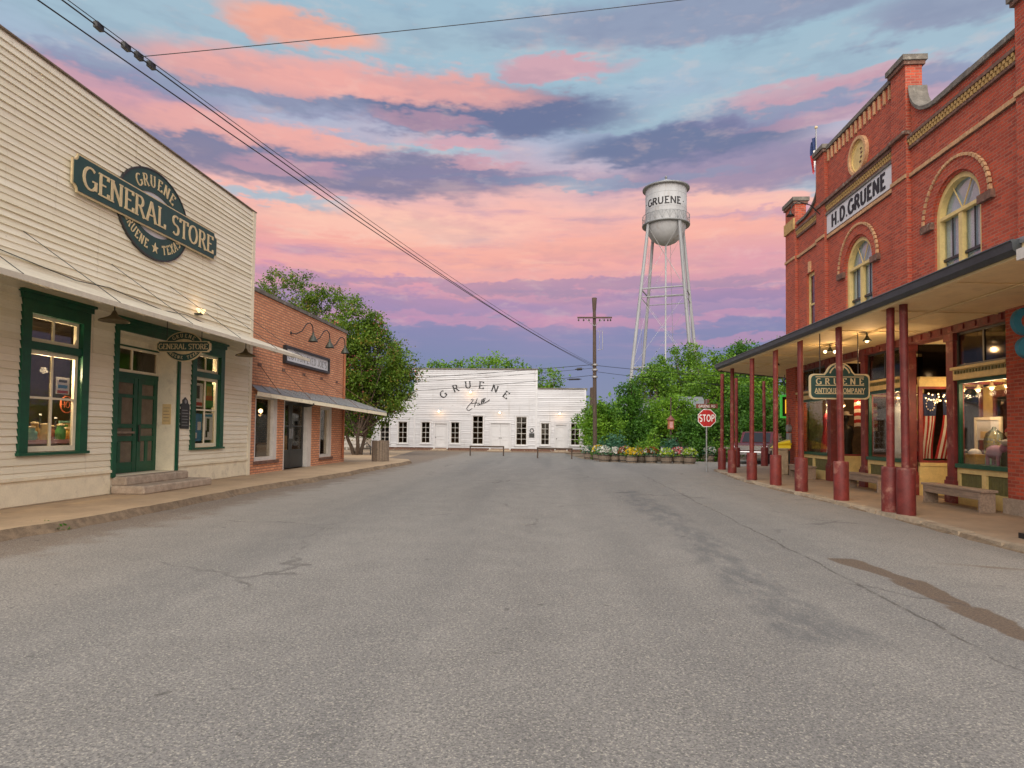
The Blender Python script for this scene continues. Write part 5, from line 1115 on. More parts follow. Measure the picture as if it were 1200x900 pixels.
b = MB(); b.ball((XR+.35, 13.38+DY, FZ+.27), .13, .26, .15, 14, 9, .05); b.ball((XR+.35, 13.12+DY, FZ+.36), .08, .11, .11, 10, 7, .04); b.build('body', 'lilac', sh)
MB().ball((XR+.32, 13.02+DY, FZ+.48), .075, .12, .07, 10, 7).build('head', 'white_cloth', sh)
for q in (-.06, .06): MB().ball((XR+.32+q*1.4, 13.06+DY, FZ+.51), .05, .03, .02, 8, 5).build('ear', 'white_cloth', sh)
for xq in (-.06, .06):
    for yq in (-.16, .16): MB().cyl((XR+.35+xq, 13.38+DY+yq, FZ), (XR+.35+xq, 13.38+DY+yq, FZ+.2), .032, .042, 8).build('leg', 'lilac', sh)
yb = thing('yellow_box', 'small yellow box with a white cloth on top in the near display window', 'box', (XR+.32, 14.00+DY, FZ)); cbx('box', 'ochre', yb, XR+.2, XR+.44, 13.80+DY, 14.2+DY, FZ, FZ+.22, .01); MB().ball((XR+.32, 14.00+DY, FZ+.23), .11, .16, .10, 12, 7, .08).build('cloth', 'white_cloth', yb)
cl = thing('glass_cloche', 'glass dome over yellow flowers beside the toy sheep', 'cloche', (XR+.6, 13.80+DY, FZ)); MB().lathe([(.19,0),(.195,.35),(.15,.52),(.05,.60),(.03,.66)], (XR+.6, 13.80+DY, FZ+.16), 18).build('dome', 'jar_glass', cl); MB().lathe([(.2,0),(.2,.15),(.1,.155)], (XR+.6, 13.80+DY, FZ), 16).build('stand', 'mint', cl)
v, q = leaf_quads(np.array([XR+.6, 13.80+DY, FZ+.42])+rng.normal(size=(160, 3))*np.array([.06, .06, .09]), .035); fast_mesh('flowers', v, q, 'bloom_yellow', cl)
pf = thing('picture_frame', 'large pale picture frame leaning inside the near display window', 'frame', (XR+.95, 14.3+DY, FZ)); m = MB(); pierced(m, PR, 14.1+DY, 15.0+DY, FZ, FZ+1.05, -.98, -.94, [(14.17+DY, 14.93+DY, FZ+.07, FZ+.98)]); m.build('frame', 'trim_cream', pf); sl('picture', 'sign_grey_white', pf, PR, 14.17+DY, 14.93+DY, FZ+.52, FZ+.98, -.975, -.955); sl('printed_patch', 'poster_sand', pf, PR, 14.25+DY, 14.8+DY, FZ+.56, FZ+.72, -.955, -.95)
tc_ = thing('glass_jar', 'round clear jar standing by the window edge near iron column', 'jar', (XR+.35, 14.42+DY, FZ)); MB().lathe([(.08,0),(.1,.05),(.1,.18),(.05,.24),(.055,.28)], (XR+.35, 14.42+DY, FZ), 14).build('body', 'jar_glass', tc_); MB().lathe([(.06,.28),(.06,.3),(.02,.31)], (XR+.35, 14.42+DY, FZ+.002), 12).build('lid', 'steel_grey', tc_)
gw = thing('green_doll', 'green clothed display figure with red cap at the brick pier edge', 'figure', (XR+.45, 13.1+DY, FZ)); MB().lathe([(.16,0),(.15,.25),(.10,.52),(.05,.58)], (XR+.45, 13.1+DY, FZ), 14).build('gown', 'paint_green', gw); MB().ball((XR+.45, 13.1+DY, FZ+.66), .085).build('head', 'poster_sand', gw); MB().lathe([(.09,0),(.08,.05),(.02,.13)], (XR+.45, 13.1+DY, FZ+.70), 12).build('cap', 'red_cloth', gw)
lp = [(onX(1128, 443, XR+.5)[0], 2.62, .5), (onX(1146, 443, XR+.6)[0], 2.6, .6), (onX(1162, 441, XR+.6)[0], 2.62, .6), (onX(1180, 440, XR+.5)[0], 2.62, .5), (13.9, 3.45, 2.0), (13.2, 3.5, 1.6), (18.3, 2.6, .6), (17.5, 2.62, .6), (22.9, 2.6, .6), (22.1, 2.55, .8)]
pl_lbl = ['first lit bulb from the iron column in the near display window', 'second lit bulb from the iron column in the near display window', 'third lit bulb from the iron column in the near display window', 'lit bulb by the brick pier in the near display window', 'lit ceiling lamp seen through the near transom by its mullion', 'lit ceiling lamp seen through the near transom by the pier', 'lit bulb over the middle display window by the entry', 'lit bulb over the middle display window behind posts', 'lit bulb over the far display window by the brick pier', 'lit bulb over the white gown in far display window']
for (yy, zz, dd), lb in zip(lp, pl_lbl):
    o = thing('display_lamp', lb, 'lamp', (XR+dd, yy, zz), 'lit bulbs inside the shop front'); MB().ball((XR+dd, yy, zz), .045, n=8, m=5).build('bulb', 'bulb_warm', o); MB().lathe([(.03,.12),(.04,.06),(.085,.02),(.08,.02)], (XR+dd, yy, zz), 12).build('shade', 'gold_leaf', o); MB().cyl((XR+dd, yy, zz+.11), (XR+dd, yy, 4.06), .007, n=4).build('cord', 'black_metal', o)
    point_light('glow', o, (XR+dd, yy, zz-.12), 22, (1, .74, .46))
def gown(label, y, X_, m_, h_=1.45, w=.24):
    o = thing('display_gown', label, 'dress', (X_, y, FZ), 'clothes on stands behind shop glass'); MB().lathe([(w,0),(w*.95,.1),(w*.75,h_*.4),(w*.42,h_*.62),(w*.62,h_*.80),(w*.55,h_*.92),(.05,h_)], (X_, y, FZ), 18).build('gown', m_, o); MB().cyl((X_, y, FZ+h_), (X_, y, FZ+h_+.12), .03, n=8).build('stand', 'old_wood', o)
gown('long white gown in the far display window', 22.0, XR+.5, 'white_cloth', 1.6, .30); gown('red coat on a stand in the far display window', 23.0, XR+.6, 'red_cloth', 1.35, .2); gown('pale grey gown behind the middle display window', 18.2, XR+.55, 'sign_grey_white', 1.5, .28); gown('pink dress at the middle display window beside posts', 17.4, XR+.5, 'cardboard_pink', 1.1, .22)
ts = thing('toy_wagon', 'small red toy wagon low in the middle display window', 'toy', (XR+.4, 17.35, FZ)); cbx('tray', 'red_cloth', ts, XR+.26, XR+.42, 16.99, 17.3, FZ+.08, FZ+.2, .01)
for q in (17.05, 17.24): MB().cyl((XR+.25, q, FZ+.06), (XR+.23, q, FZ+.06), .06, n=12).build('wheel', 'rubber', ts); MB().cyl((XR+.43, q, FZ+.06), (XR+.45, q, FZ+.06), .06, n=12).build('wheel', 'rubber', ts)
# wall meter, concrete stand with yellow tray, neon frame, teal projecting letters, blue frame stand
mt = thing('electric_meter', 'grey round electric meter and box on the far brick pier', 'meter', (XR-.11, 24.4, 1.4)); MB().cyl((XR-.12, 24.45, 1.78), (XR-.24, 24.45, 1.78), .15, .14, 16).build('dial', 'steel_grey', mt); cbx('box', 'galvanised', mt, XR-.23, XR-.115, 24.32, 24.58, 1.18, 1.6, .015); MB().cyl((XR-.16, 24.45, 1.9), (XR-.16, 24.45, 2.2), .025, n=8).build('conduit', 'brick_cap', mt)
us = thing('concrete_stand', 'pale square concrete stand at the foot of the far brick pier', 'stand', (8.35, 24.3, SWR)); cbx('block', 'kerb_stone', us, 8.08, 8.52, 23.9, 24.4, SWR, .98, .03); cbx('cap', 'kerb_stone', us, 8.05, 8.55, 23.87, 24.43, .981, 1.04, .015); cbx('side_plate', 'dark_paint', us, 8.55, 8.60, 23.95, 24.35, SWR, .95, .01)
yt = thing('yellow_tray', 'bright yellow folded cover lying on the concrete stand', 'cover', (8.3, 24.15, 1.04)); m = MB(); m.add([(8.02,23.9,1.042),(8.6,23.9,1.042),(8.6,24.4,1.042),(8.02,24.4,1.042),(8.2,24.0,1.24),(8.6,23.95,1.34),(8.6,24.35,1.36),(8.2,24.3,1.22)], [(0,3,2,1),(4,5,6,7),(0,1,5,4),(1,2,6,5),(2,3,7,6),(3,0,4,7)]); m.build('cover', 'yellow_plastic', yt); MB().add([(8.06,23.885,1.16),(8.62,23.885,1.16),(8.62,23.87,1.24),(8.16,23.87,1.2)], [(0,1,2,3)]).build('fold', 'bloom_yellow', yt)
nn = thing('neon_sign', 'glowing green and orange neon box beside the far brick pier', 'sign', (9.9, 27.2, 2.4)); PNF = lambda a, b, d_: (a, 27.3-d_, b)
x0n, z0n = onY(914, 490, 27.3)[0], onY(914, 490, 27.3)[1]; m = MB(); pierced(m, PNF, x0n, x0n+.9, z0n, z0n+.98, 0, .06, [(x0n+.08, x0n+.82, z0n+.08, z0n+.90)]); m.build('green_tube', 'neon_green', nn); sl('orange_panel', 'neon_yellow', nn, PNF, x0n+.22, x0n+.74, z0n+.2, z0n+.78, 0, .05); sl('back', 'dark_paint', nn, PNF, x0n+.05, x0n+.85, z0n+.05, z0n+.93, -.05, -.01)
for q in (.2, .7): MB().cyl((x0n+q, 27.3, z0n+.95), (x0n+q, 27.3, PZ), .012, n=5).build('hanger', 'black_metal', nn)
tl = thing('projecting_sign', 'teal blue rounded letter sign projecting at the near brick pier', 'sign', (8.0, 11.3, 3.0)); PT = lambda a, b, d_: (a, 11.25-d_, b)
x0t, z0t = onY(1196, 378, 11.25); m = MB(); annulus(m, x0t+.08, z0t+.02, .22, .24, .10, .12, PT, -.05, .05, 24); m.build('letter', 'teal_sign', tl); m = MB(); annulus(m, x0t+.15, z0t-.42, .22, .2, .1, .09, PT, -.05, .05, 24); m.build('letter', 'teal_sign', tl); MB().cyl((XR-.1, 11.25, z0t-.2), (x0t+.2, 11.25, z0t-.2), .03, n=8).build('bracket', 'black_metal', tl); MB().box(x0t+.1, x0t+.5, 11.22, 11.28, z0t-.6, z0t+.24).build('back_plate', 'dark_paint', tl)
xb, yb_ = onZ(1203, 632, SWR); bf = thing('sign_easel', 'pale blue standing frame with black feet at the pavement edge', 'easel', (xb, yb_, SWR))
for q in (0, .5): MB().box(xb+q, xb+q+.05, yb_-.02, yb_+.02, SWR+.08, SWR+.75).build('upright', 'poster_blue', bf); MB().box(xb+q-.03, xb+q+.08, yb_-.12, yb_+.12, SWR, SWR+.08).build('foot', 'black_metal', bf)
MB().box(xb+.05, xb+.5, yb_-.015, yb_+.015, SWR+.3, SWR+.7).build('panel', 'sign_white', bf)

# ================================================================== dance hall across the end of the street
hl = thing('dance_hall', 'long white clapboard hall with stepped false front across the street end', 'hall', (-6, YH, 0))
HW = [(-13.85,-13.13,.52,2.2),(-12.41,-11.70,.52,2.2),(-10.57,-9.90,.55,2.2),(-8.24,-7.57,.55,2.2),(-6.53,-5.70,.50,2.72),(-3.12,-2.30,.48,2.68),(-1.19,-.55,.52,2.2),(1.11,1.78,.52,2.2)]
HD = [(-9.5,-8.55,.08,2.08),(-5.1,-3.62,.08,2.14),(-.05,.78,.08,2.08)]
ho = HW+HD; grow = [(a-.11, b+.11, c-.06, d_+.12) for a, b, c, d_ in ho]
mb = MB(); pierced(mb, PH, -14.5, -11.12, .0, 3.2, -.3, 0, ho); pierced(mb, PH, -11.12, -1.56, .0, 6.36, -.3, 0, ho); pierced(mb, PH, -1.56, 2.26, .0, 4.86, -.3, 0, ho)
mb.prism([(-14.5, 3.2), (-11.12, 3.2), (-11.12, 4.5)], PH, -.3, 0)
slab(mb, PH, -14.5, -14.2, 0, 3.2, -24, -.3); slab(mb, PH, 1.96, 2.26, 0, 4.4, -24, -.3); slab(mb, PH, -14.5, 2.26, 0, 3.0, -24.3, -24); mb.build('wall', 'white_paint', hl)
lapped(hl, PH, -14.48, -11.14, .22, 3.2, .145, grow, 'white_paint', one=True, proud=.05); lapped(hl, PH, -11.1, -1.58, .22, 6.3, .145, grow, 'white_paint', one=True, proud=.05); lapped(hl, PH, -1.54, 2.22, .22, 4.8, .145, grow, 'white_paint', one=True, proud=.05)
for x in (-14.46, -11.12, -1.56, 2.2): sl('corner_board', 'white_trim', hl, PH, x-.07, x+.07, .2, {-14.46: 3.2, -11.12: 6.36, -1.56: 6.36, 2.2: 4.86}[x], .03, .055)
sl('cap_board', 'coping_stone', hl, PH, -11.22, -1.46, 6.36, 6.44, -.35, .10); sl('cap_board', 'coping_stone', hl, PH, -1.45, 2.36, 4.86, 4.94, -.35, .10)
m = MB(); m.add([(-14.7, YH-.12, 3.22), (-11.2, YH-.12, 4.55), (-11.2, YH+24, 4.55), (-14.7, YH+24, 3.22), (-14.7, YH-.12, 3.3), (-11.2, YH-.12, 4.63), (-11.2, YH+24, 4.63), (-14.7, YH+24, 3.3)], [(0,1,2,3),(4,7,6,5),(0,4,5,1),(1,5,6,2),(2,6,7,3),(3,7,4,0)]); m.build('wing_roof', 'galvanised', hl)
m = MB(); m.add([(-11.0, YH+.32, 4.5), (-6.3, YH+.32, 6.1), (-1.6, YH+.32, 4.5), (-11.0, YH+24, 4.5), (-6.3, YH+24, 6.1), (-1.6, YH+24, 4.5)], [(0,1,4,3),(1,2,5,4),(0,2,1),(3,4,5)]); m.build('roof', 'galvanised', hl); sl('roof', 'galvanised', hl, PH, -1.58, 1.95, 4.4, 4.48, -24, -.31)
sl('foundation', 'brick_cap', hl, PH, -14.5, 2.26, .0, .2, .002, .012)
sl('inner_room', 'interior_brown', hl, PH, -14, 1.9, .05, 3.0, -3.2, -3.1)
for W in HW:
    a, b, c, d_ = W; f = MB(); slab(f, PH, a-.10, a, c-.05, d_+.02, 0, .06); slab(f, PH, b, b+.10, c-.05, d_+.02, 0, .06); slab(f, PH, a-.14, b+.14, d_+.02, d_+.12, 0, .07); slab(f, PH, a-.14, b+.14, c-.09, c-.05, 0, .1); cs = f.build('window_casing', 'white_trim', hl)
    sash(hl, PH, a, b, c, d_, -.02, 2, 5 if d_ > 2.4 else 4, 'off_white', 'pane_glass', .04, .028)
for D_ in HD:
    a, b, c, d_ = D_; f = MB(); slab(f, PH, a-.10, a, c, d_+.02, 0, .06); slab(f, PH, b, b+.10, c, d_+.02, 0, .06); slab(f, PH, a-.12, b+.12, d_+.02, d_+.12, 0, .07); f.build('door_casing', 'white_trim', hl)
    lv = [(a, (a+b)/2-.006), ((a+b)/2+.006, b)] if b-a > 1.2 else [(a, b)]
    for p_, q_ in lv:
        f = MB(); slab(f, PH, p_, q_, c, d_, -.08, -.03)
        for z0, z1 in ((c+.18, c+.85), (c+1.02, d_-.14)):
            pierced(f, PH, p_+.10, q_-.10, z0, z1, -.03, -.012, [(p_+.16, q_-.16, z0+.06, z1-.06)])
        dr = f.build('door', 'white_trim', hl); xh = q_-.07 if (len(lv) > 1 and p_ == a) else p_+.07; MB().ball(PH(xh, 1.02, .0), .035).build('handle', 'bronze_green', dr)
    st_ = thing('door_step', {-9.5: 'low stone step at the hall door beside four small windows', -5.1: 'wide stone step at the hall double door', -.05: 'low stone step at the hall door by the planters'}[a], 'step', (a, YH-.3, 0), 'steps before the hall doors'); cbx('slab', 'kerb_stone', st_, a-.1, b+.1, YH-.65, YH-.06, .008, .13, .02); cbx('slab', 'stone_step', st_, a-.2, b+.2, YH-.9, YH-.66, .007, .06, .015)
for ch_, (px, py), rot in zip('GRUENE', [(519.5,462),(534,455),(548.5,451),(564,451.5),(580,455.5),(593,462.5)], (34, 20, 6, -6, -20, -34)):
    x, z = onY(px, py, YH); t = R_(rot); r = Vector((math.cos(t), 0, math.sin(t))); u = Vector((-math.sin(t), 0, math.cos(t)))
    text(hl, ch_, (x, YH-.04, z), r, u, .56, 'letter_black', .17, .08, True, .02)
scr = [[(553.5,478.5),(550,481),(547.5,480.5),(547,478.5),(549.5,475),(553,471.5),(555,468),(553.5,467.5),(552,469)], [(556,477),(557.5,472),(559.5,467)], [(552.5,473),(556,472.2),(559.5,471.8)],
       [(561.5,472),(559.8,473.2),(560,475),(561.6,474.5),(562.2,472),(562.2,474.6),(563.5,473.8)], [(563.5,473.8),(565.5,470.5),(566.2,467.6),(564.8,468),(564,472),(564.6,473.8),(566,472.5)], [(566,472.5),(568,469.5),(568.8,466.2),(567.2,466.8),(566.4,470.5),(567,472.6),(569,471.8),(572,470),(574,468.2)]]
m = MB()
for k, s_ in enumerate(scr): m.tube([(*(lambda q: (q[0], YH-.045-.002*k, q[1]))(onY(a, b, YH)),) for a, b in s_], .027, 5)
m.build('script_lettering', 'letter_black', hl)
for k, (px, py) in enumerate(((515, 482), (586, 483.5), (656, 485), (552, 459.5))):
    x, z = onY(px, py, YH); o = thing('hall_lamp', ['lit round lamp above the hall door beside small windows', 'faint lit lamp over the hall double door', 'lit round lamp over the hall door by the planters', 'lit lamp on a bracket under the hall name letters'][k], 'lamp', (x, YH, z), 'lamps on the hall front')
    MB().lathe([(.03,.14),(.07,.1),(.16,.02),(.15,.02)], (x, YH-.28, z), 12).build('shade', 'white_trim', o); MB().ball((x, YH-.28, z), .085).build('bulb', 'bulb_warm', o); MB().cyl((x, YH-.03, z+.16), (x, YH-.28, z+.13), .02, n=6).build('arm', 'white_trim', o)
    point_light('glow', o, (x, YH-.45, z-.05), (6, 2, 6, 9)[k], (1, .55, .25), .1)
hp = thing('hall_plaque', 'small black plaque with round emblem between tall hall window and side wing', 'plaque', (-1.88, YH, 1.2)); sl('plate', 'dark_paint', hp, PH, -2.1, -1.7, 1.08, 1.42, .034, .06); annulus(MB(), -1.9, 1.62, .17, .17, .1, .1, PH, .034, .06, 18).build('emblem', 'dark_paint', hp)
for (p0, p1, lb) in (((551, 534), (590, 534.5), 'pipe hitching rail before the hall double door'), ((630, 537), (670, 538), 'pipe hitching rail before the hall side door')):
    (xa, ya), (xc, yc) = onZ(*p0), onZ(*p1); o = thing('hitching_rail', lb, 'rail', ((xa+xc)/2, ya, 0), 'hitching rails before the hall'); zt = .56
    for x, y in ((xa, ya), (xc, yc)): MB().cyl((x, y, -.02), (x, y, zt), .04, n=8).build('post', 'pole_wood', o)
    MB().cyl((xa-.04, ya, zt+.02), (xc+.04, yc, zt+.02), .05, n=8).build('rail', 'pole_wood', o)

# ================================================================== water tower
tw = thing('water_tower', 'tall silver water tower on four legs lettered GRUENE', 'water tower', (14.4, 85, 0))
tx, ty = 14.4, 85.
MB().lathe([(2.70,29.45),(2.70,31.6),(2.705,31.62),(2.70,31.64),(2.70,34.3)], (tx,ty,0), 48).build('tank', 'tower_silver', tw)
MB().lathe([(.05,26.70),(.7,26.78),(1.4,27.1),(2.0,27.65),(2.42,28.3),(2.63,28.95),(2.695,29.45)], (tx,ty,0), 48).build('tank_bowl', 'tower_silver', tw)
rf = MB().lathe([(3.02,34.17),(3.05,34.30),(2.2,34.66),(1.1,35.16),(.15,35.58)], (tx,ty,0), 48).build('tank_roof', 'tower_silver', tw); MB().lathe([(3.03,34.11),(3.09,34.15),(3.09,34.31),(3.03,34.35)], (tx,ty,0), 48, caps=False).build('eave_band', 'tower_trim', rf); MB().lathe([(.14,35.55),(.14,35.85),(.2,35.9),(.05,36.15)], (tx,ty,0), 10).build('finial', 'tower_trim', rf)
bc = MB().lathe([(2.71,29.18),(3.12,29.20),(3.15,29.38),(2.71,29.42)], (tx,ty,0), 48, caps=False).build('balcony', 'tower_trim', tw)
m = MB(); pt = lambda a, r, z: (tx+r*math.cos(a), ty+r*math.sin(a), z); N_ = 20
for k in range(N_):
    a0_, a1_ = 2*math.pi*k/N_, 2*math.pi*(k+1)/N_; m.cyl(pt(a0_, 3.1, 29.4), pt(a0_, 3.1, 30.5), .03, n=4); m.cyl(pt(a0_, 3.1, 30.5), pt(a1_, 3.1, 30.5), .035, n=4); m.cyl(pt(a0_, 3.1, 29.45), pt((a0_+a1_)/2, 3.1, 30.5), .025, n=4); m.cyl(pt((a0_+a1_)/2, 3.1, 30.5), pt(a1_, 3.1, 29.45), .025, n=4)
m.build('railing', 'tower_trim', bc)
def LEG(k, z): a = R_(27+90*k); r = 2.80+(29.3-z)*.126; return Vector((tx+r*math.cos(a), ty+r*math.sin(a), z))
for k in range(4):
    L_ = MB().cyl(LEG(k, -.1), LEG(k, 29.9), .23, .21, 10).build('leg', 'tower_leg', tw)
for zz in (8.9, 10.0, 19.3, 20.4): 
    for k in range(4): MB().cyl(LEG(k, zz), LEG((k+1) % 4, zz), .09 if zz in (10.0, 20.4) else .06, n=6).build('strut', 'tower_leg', tw)
for za, zb in ((.3, 9.), (10., 19.3), (20.4, 28.8)):
    for k in range(4):
        MB().cyl(LEG(k, za), LEG((k+1) % 4, zb), .022, n=4).build('tie_rod', 'tower_silver', tw); MB().cyl(LEG((k+1) % 4, za), LEG(k, zb), .022, n=4).build('tie_rod', 'tower_silver', tw)
for zz in (30.5, 31.2, 33.1): MB().lathe([(2.70,zz-.02),(2.718,zz),(2.70,zz+.02)], (tx,ty,0), 48, caps=False).build('plate_seam', 'tower_leg', tw)
for q in (-.16, .16): MB().cyl(LEG(3, .5)+Vector((q, -.3, 0)), LEG(3, 29.2)+Vector((q, -.3, 0)), .025, n=4).build('ladder_rail', 'tower_leg', tw)
MB().cyl((tx,ty,0), (tx,ty,26.75), .11, n=8).build('riser_pipe', 'tower_silver', tw); MB().cyl((tx+1.0,ty,12), (tx+.6,ty,26.9), .03, n=4).build('cable', 'tower_trim', tw)
for k, chh in enumerate('GRUENE'):
    a = R_(-97.3-8)+(k-2.5)*.302; w = GL[chh][0]; mb = MB()
    pl_ = lambda q, d_: (tx+(2.70+d_)*math.cos(a+(q[0]-w/2)*.92/2.7), ty+(2.70+d_)*math.sin(a+(q[0]-w/2)*.92/2.7), 31.45+q[1]*.92)
    glyph(mb, chh, pl_, .2, .17, False, .02); mb.build('letter', 'letter_black', tw)
for s_ in (-1, 1):
    a = R_(-105.3)+s_*1.05; MB().ball((tx+2.71*math.cos(a), ty+2.71*math.sin(a), 31.9), .07).build('dot', 'letter_black', tw)

# ================================================================== trees
def tree(label, base, blobs, n_clump, per, leaf, lmat, trunk_r=.2, clump_r=.55, cat='tree', group='street trees', extra=None, name='tree', trunks=1, up=.5):
    o = thing(name, label, cat, base, group); bx_, by_, bz_ = base; B_ = np.array(blobs, float); wts = B_[:,3]*B_[:,4]*B_[:,5]; wts /= wts.sum(); C = []
    pick = rng.choice(len(B_), n_clump, p=wts)
    d = rng.normal(size=(n_clump, 3)); d /= np.linalg.norm(d, axis=1)[:,None]; rr = rng.uniform(.35, 1.06, n_clump)**.55
    C = B_[pick,:3]+d*B_[pick,3:6]*rr[:,None]; C[:,2] = np.maximum(C[:,2], bz_+.4)
    cr = clump_r*rng.uniform(.4, 1.3, n_clump)
    cnt = np.maximum(4, (per*(cr/clump_r)**1.5).astype(int)); idx = np.repeat(np.arange(n_clump), cnt)
    pts = C[idx]+rng.normal(size=(len(idx), 3))*cr[idx][:,None]*np.array([.50, .50, .32])
    v, q = leaf_quads(pts, leaf, up); cw = fast_mesh('crown', v, q, lmat, o)
    if extra:
        em, frac, es = extra; ctr = C[rng.random(n_clump) < frac]
        k = np.repeat(np.arange(len(ctr)), 34); p2 = ctr[k]+rng.normal(size=(len(k), 3))*.20*np.array([1, 1, 1.4])+np.array([0, -.25, .15]); v, q = leaf_quads(p2, es); fast_mesh('blossom', v, q, em, o)
    m = MB(); top = B_[:,:3].mean(0); zlo = (B_[:,2]-B_[:,5]).min()
    for t in range(trunks):
        ang = 2*math.pi*t/trunks+.4; sp = 0 if trunks == 1 else .35*trunk_r/.1*.25
        b0 = Vector((bx_+math.cos(ang)*sp, by_+math.sin(ang)*sp, bz_-.1)); tp = Vector(top)+Vector((math.cos(ang), math.sin(ang), 0))*(0 if trunks == 1 else 1.1)
        fk = b0.lerp(tp, .45); fk.z = max(b0.z+1.2, zlo*.8+b0.z*.2+.3); fk += Vector((rng.uniform(-.2, .2), rng.uniform(-.2, .2), 0))
        m.tube([b0, b0.lerp(fk, .5)+Vector((rng.uniform(-.1, .1), rng.uniform(-.1, .1), 0)), fk], trunk_r, 8, trunk_r*.7)
        for i in rng.choice(n_clump, min(26, n_clump), replace=False):
            e = Vector(C[i]); mid = fk.lerp(e, .5)+Vector((rng.uniform(-.3, .3), rng.uniform(-.3, .3), rng.uniform(.0, .5))); m.tube([fk, mid, e], trunk_r*.42, 5, .018)
    m.build('trunk', 'bark', o); return o
def at(px, py, Y): x, z = onY(px, py, Y); return x, Y, z
def blob(px, py, Y, rpx, rpy, ry=None): x, z = onY(px, py, Y); k = Y/740; return (x, Y, z, rpx*k, ry or rpx*k*.8, rpy*k)
# crape myrtle by the brick shop and the looser tree behind it
tree('large green crape tree with pink blossom clusters behind the brick shop', (-12.2, 38, 0), [blob(430, 425, 38, 50, 48), blob(412, 385, 38, 36, 34), blob(455, 442, 38, 32, 32), blob(402, 440, 38, 40, 40), blob(440, 465, 38, 40, 24), blob(400, 480, 38, 36, 26), blob(425, 488, 38.5, 34, 16), blob(412, 502, 38.5, 34, 12)], 520, 120, .078, 'leaf_olive', .14, .62, extra=('bloom_pink', .045, .06), trunks=4)
tree('loose open crowned tree rising above the brick shop coping', (-17, 41, 0), [blob(340, 345, 41, 42, 28), blob(322, 335, 41, 22, 20), blob(382, 362, 41, 40, 26), blob(392, 345, 41, 14, 18), blob(330, 395, 41, 30, 40)], 170, 70, .08, 'leaf_olive', .17, .5)
tree('dark leafy tree in the yard behind the board fence', (-18, 56, 0), [blob(418, 470, 56, 40, 34), blob(440, 480, 56, 30, 26)], 130, 60, .12, 'leaf_deep', .16, .75)
# trees over the hall roof
for k, (px, py, rx, ry, lb, lm) in enumerate(((505, 431, 16, 9, 'low tree crown showing over the hall parapet corner by crape tree', 'leaf_mid'), (537, 436, 20, 13, 'small tree crown over the hall parapet above the first letter', 'leaf_mid'), (573, 430, 28, 17, 'widest bright tree crown over the hall parapet centre', 'leaf_bright'), (606, 433, 18, 12, 'tree crown over the hall parapet near its stepped end', 'leaf_mid'), (641, 447, 20, 17, 'round tree crown over the low hall wing', 'leaf_mid'))):
    Y = 78; x, z = onY(px, py, Y); tree(lb, (x, Y, 0), [blob(px, py, Y, rx, ry), blob(px-4, py+28, Y, rx*1.2, 22)], 110, 46, .16, lm, .25, .9, group='trees behind the hall')
# the wood to the right of the pole
right = [(704, 500, 22, 30, 41, 'leaf_bright', 'slim bright green tree close behind the utility pole'), (733, 490, 26, 40, 44, 'leaf_deep', 'dark round tree between utility pole and tower leg'), (765, 470, 34, 45, 50, 'leaf_mid', 'leafy tree in front of the water tower foot'),
         (800, 440, 42, 40, 62, 'leaf_mid', 'tall tree between the water tower and stop sign'), (790, 488, 40, 26, 45, 'leaf_bright', 'low spreading tree over the flower barrels'), (838, 462, 40, 50, 52, 'leaf_mid', 'broad tree directly behind the stop sign'), (872, 435, 40, 36, 60, 'leaf_deep', 'tall dark tree above the porch roof corner'),
         (860, 490, 36, 40, 44, 'leaf_deep', 'dark tree behind the far porch posts'), (896, 470, 34, 46, 48, 'leaf_bright', 'bright tree behind the porch beside the neon box'), (930, 430, 40, 40, 58, 'leaf_mid', 'tree half hidden behind the mercantile corner'), (905, 500, 40, 34, 40, 'leaf_deep', 'low dark tree behind the parked pickup'), (826, 505, 30, 24, 42, 'leaf_deep', 'low dark tree beneath the stop sign'), (745, 512, 22, 18, 43, 'leaf_deep', 'low dark tree behind the rust coloured flowers')]
for px, py, rx, ry, Y, lm, lb in right:
    x, z = onY(px, py, Y); k = Y/740
    bl = [blob(px, py, Y, rx*.8, ry*.8), blob(px-rx*.45, py+ry*.25, Y-.8, rx*.55, ry*.5), blob(px+rx*.45, py+ry*.2, Y+.8, rx*.55, ry*.5), blob(px+rx*.1, py-ry*.55, Y, rx*.45, ry*.42)]
    nc = int(95+rx*ry*k*k*5); tree(lb, (x, Y, 0), bl, min(nc, 260), 105, .035+.0013*Y, lm, .2, .42+.006*Y, group='trees behind the flower barrels')
# far wood that reads as one mass
pts = []
for k in range(150):
    x = rng.uniform(-60, 110); y = 105+rng.uniform(0, 25)+max(0, -x)*.2; c = np.array([x, y, rng.uniform(1, 5)]); pts.append(c+rng.normal(size=(150, 3))*np.array([2.2, 1.8, 1.6]))
pts = np.concatenate(pts); pts[:,2] = np.abs(pts[:,2]); v, q = leaf_quads(pts, .42); tag(fast_mesh('far_wood', v, q, 'leaf_mid', None, kind='stuff'), 'far green wood closing the view behind trees and tower', 'wood')
tree('thin leafy tree growing round the post at the hall corner', (3.0, 47.5, 0), [blob(688, 480, 47, 5, 12), blob(677, 492, 47, 5, 6), blob(692, 502, 47, 6, 12)], 40, 26, .08, 'leaf_mid', .16, .3, name='ivy_tree')
o = thing('timber_post', 'short rough timber post standing beside the hall corner', 'post', (2.75, 46.6, 0)); MB().cyl((2.62, 46.6, -.1), (2.62, 46.6, 4.75), .22, .19, 12).build('shaft', 'pole_wood', o); MB().lathe([(.2,0),(.14,.08),(.02,.1)], (2.62, 46.6, 4.75), 10).build('top', 'pole_wood', o)

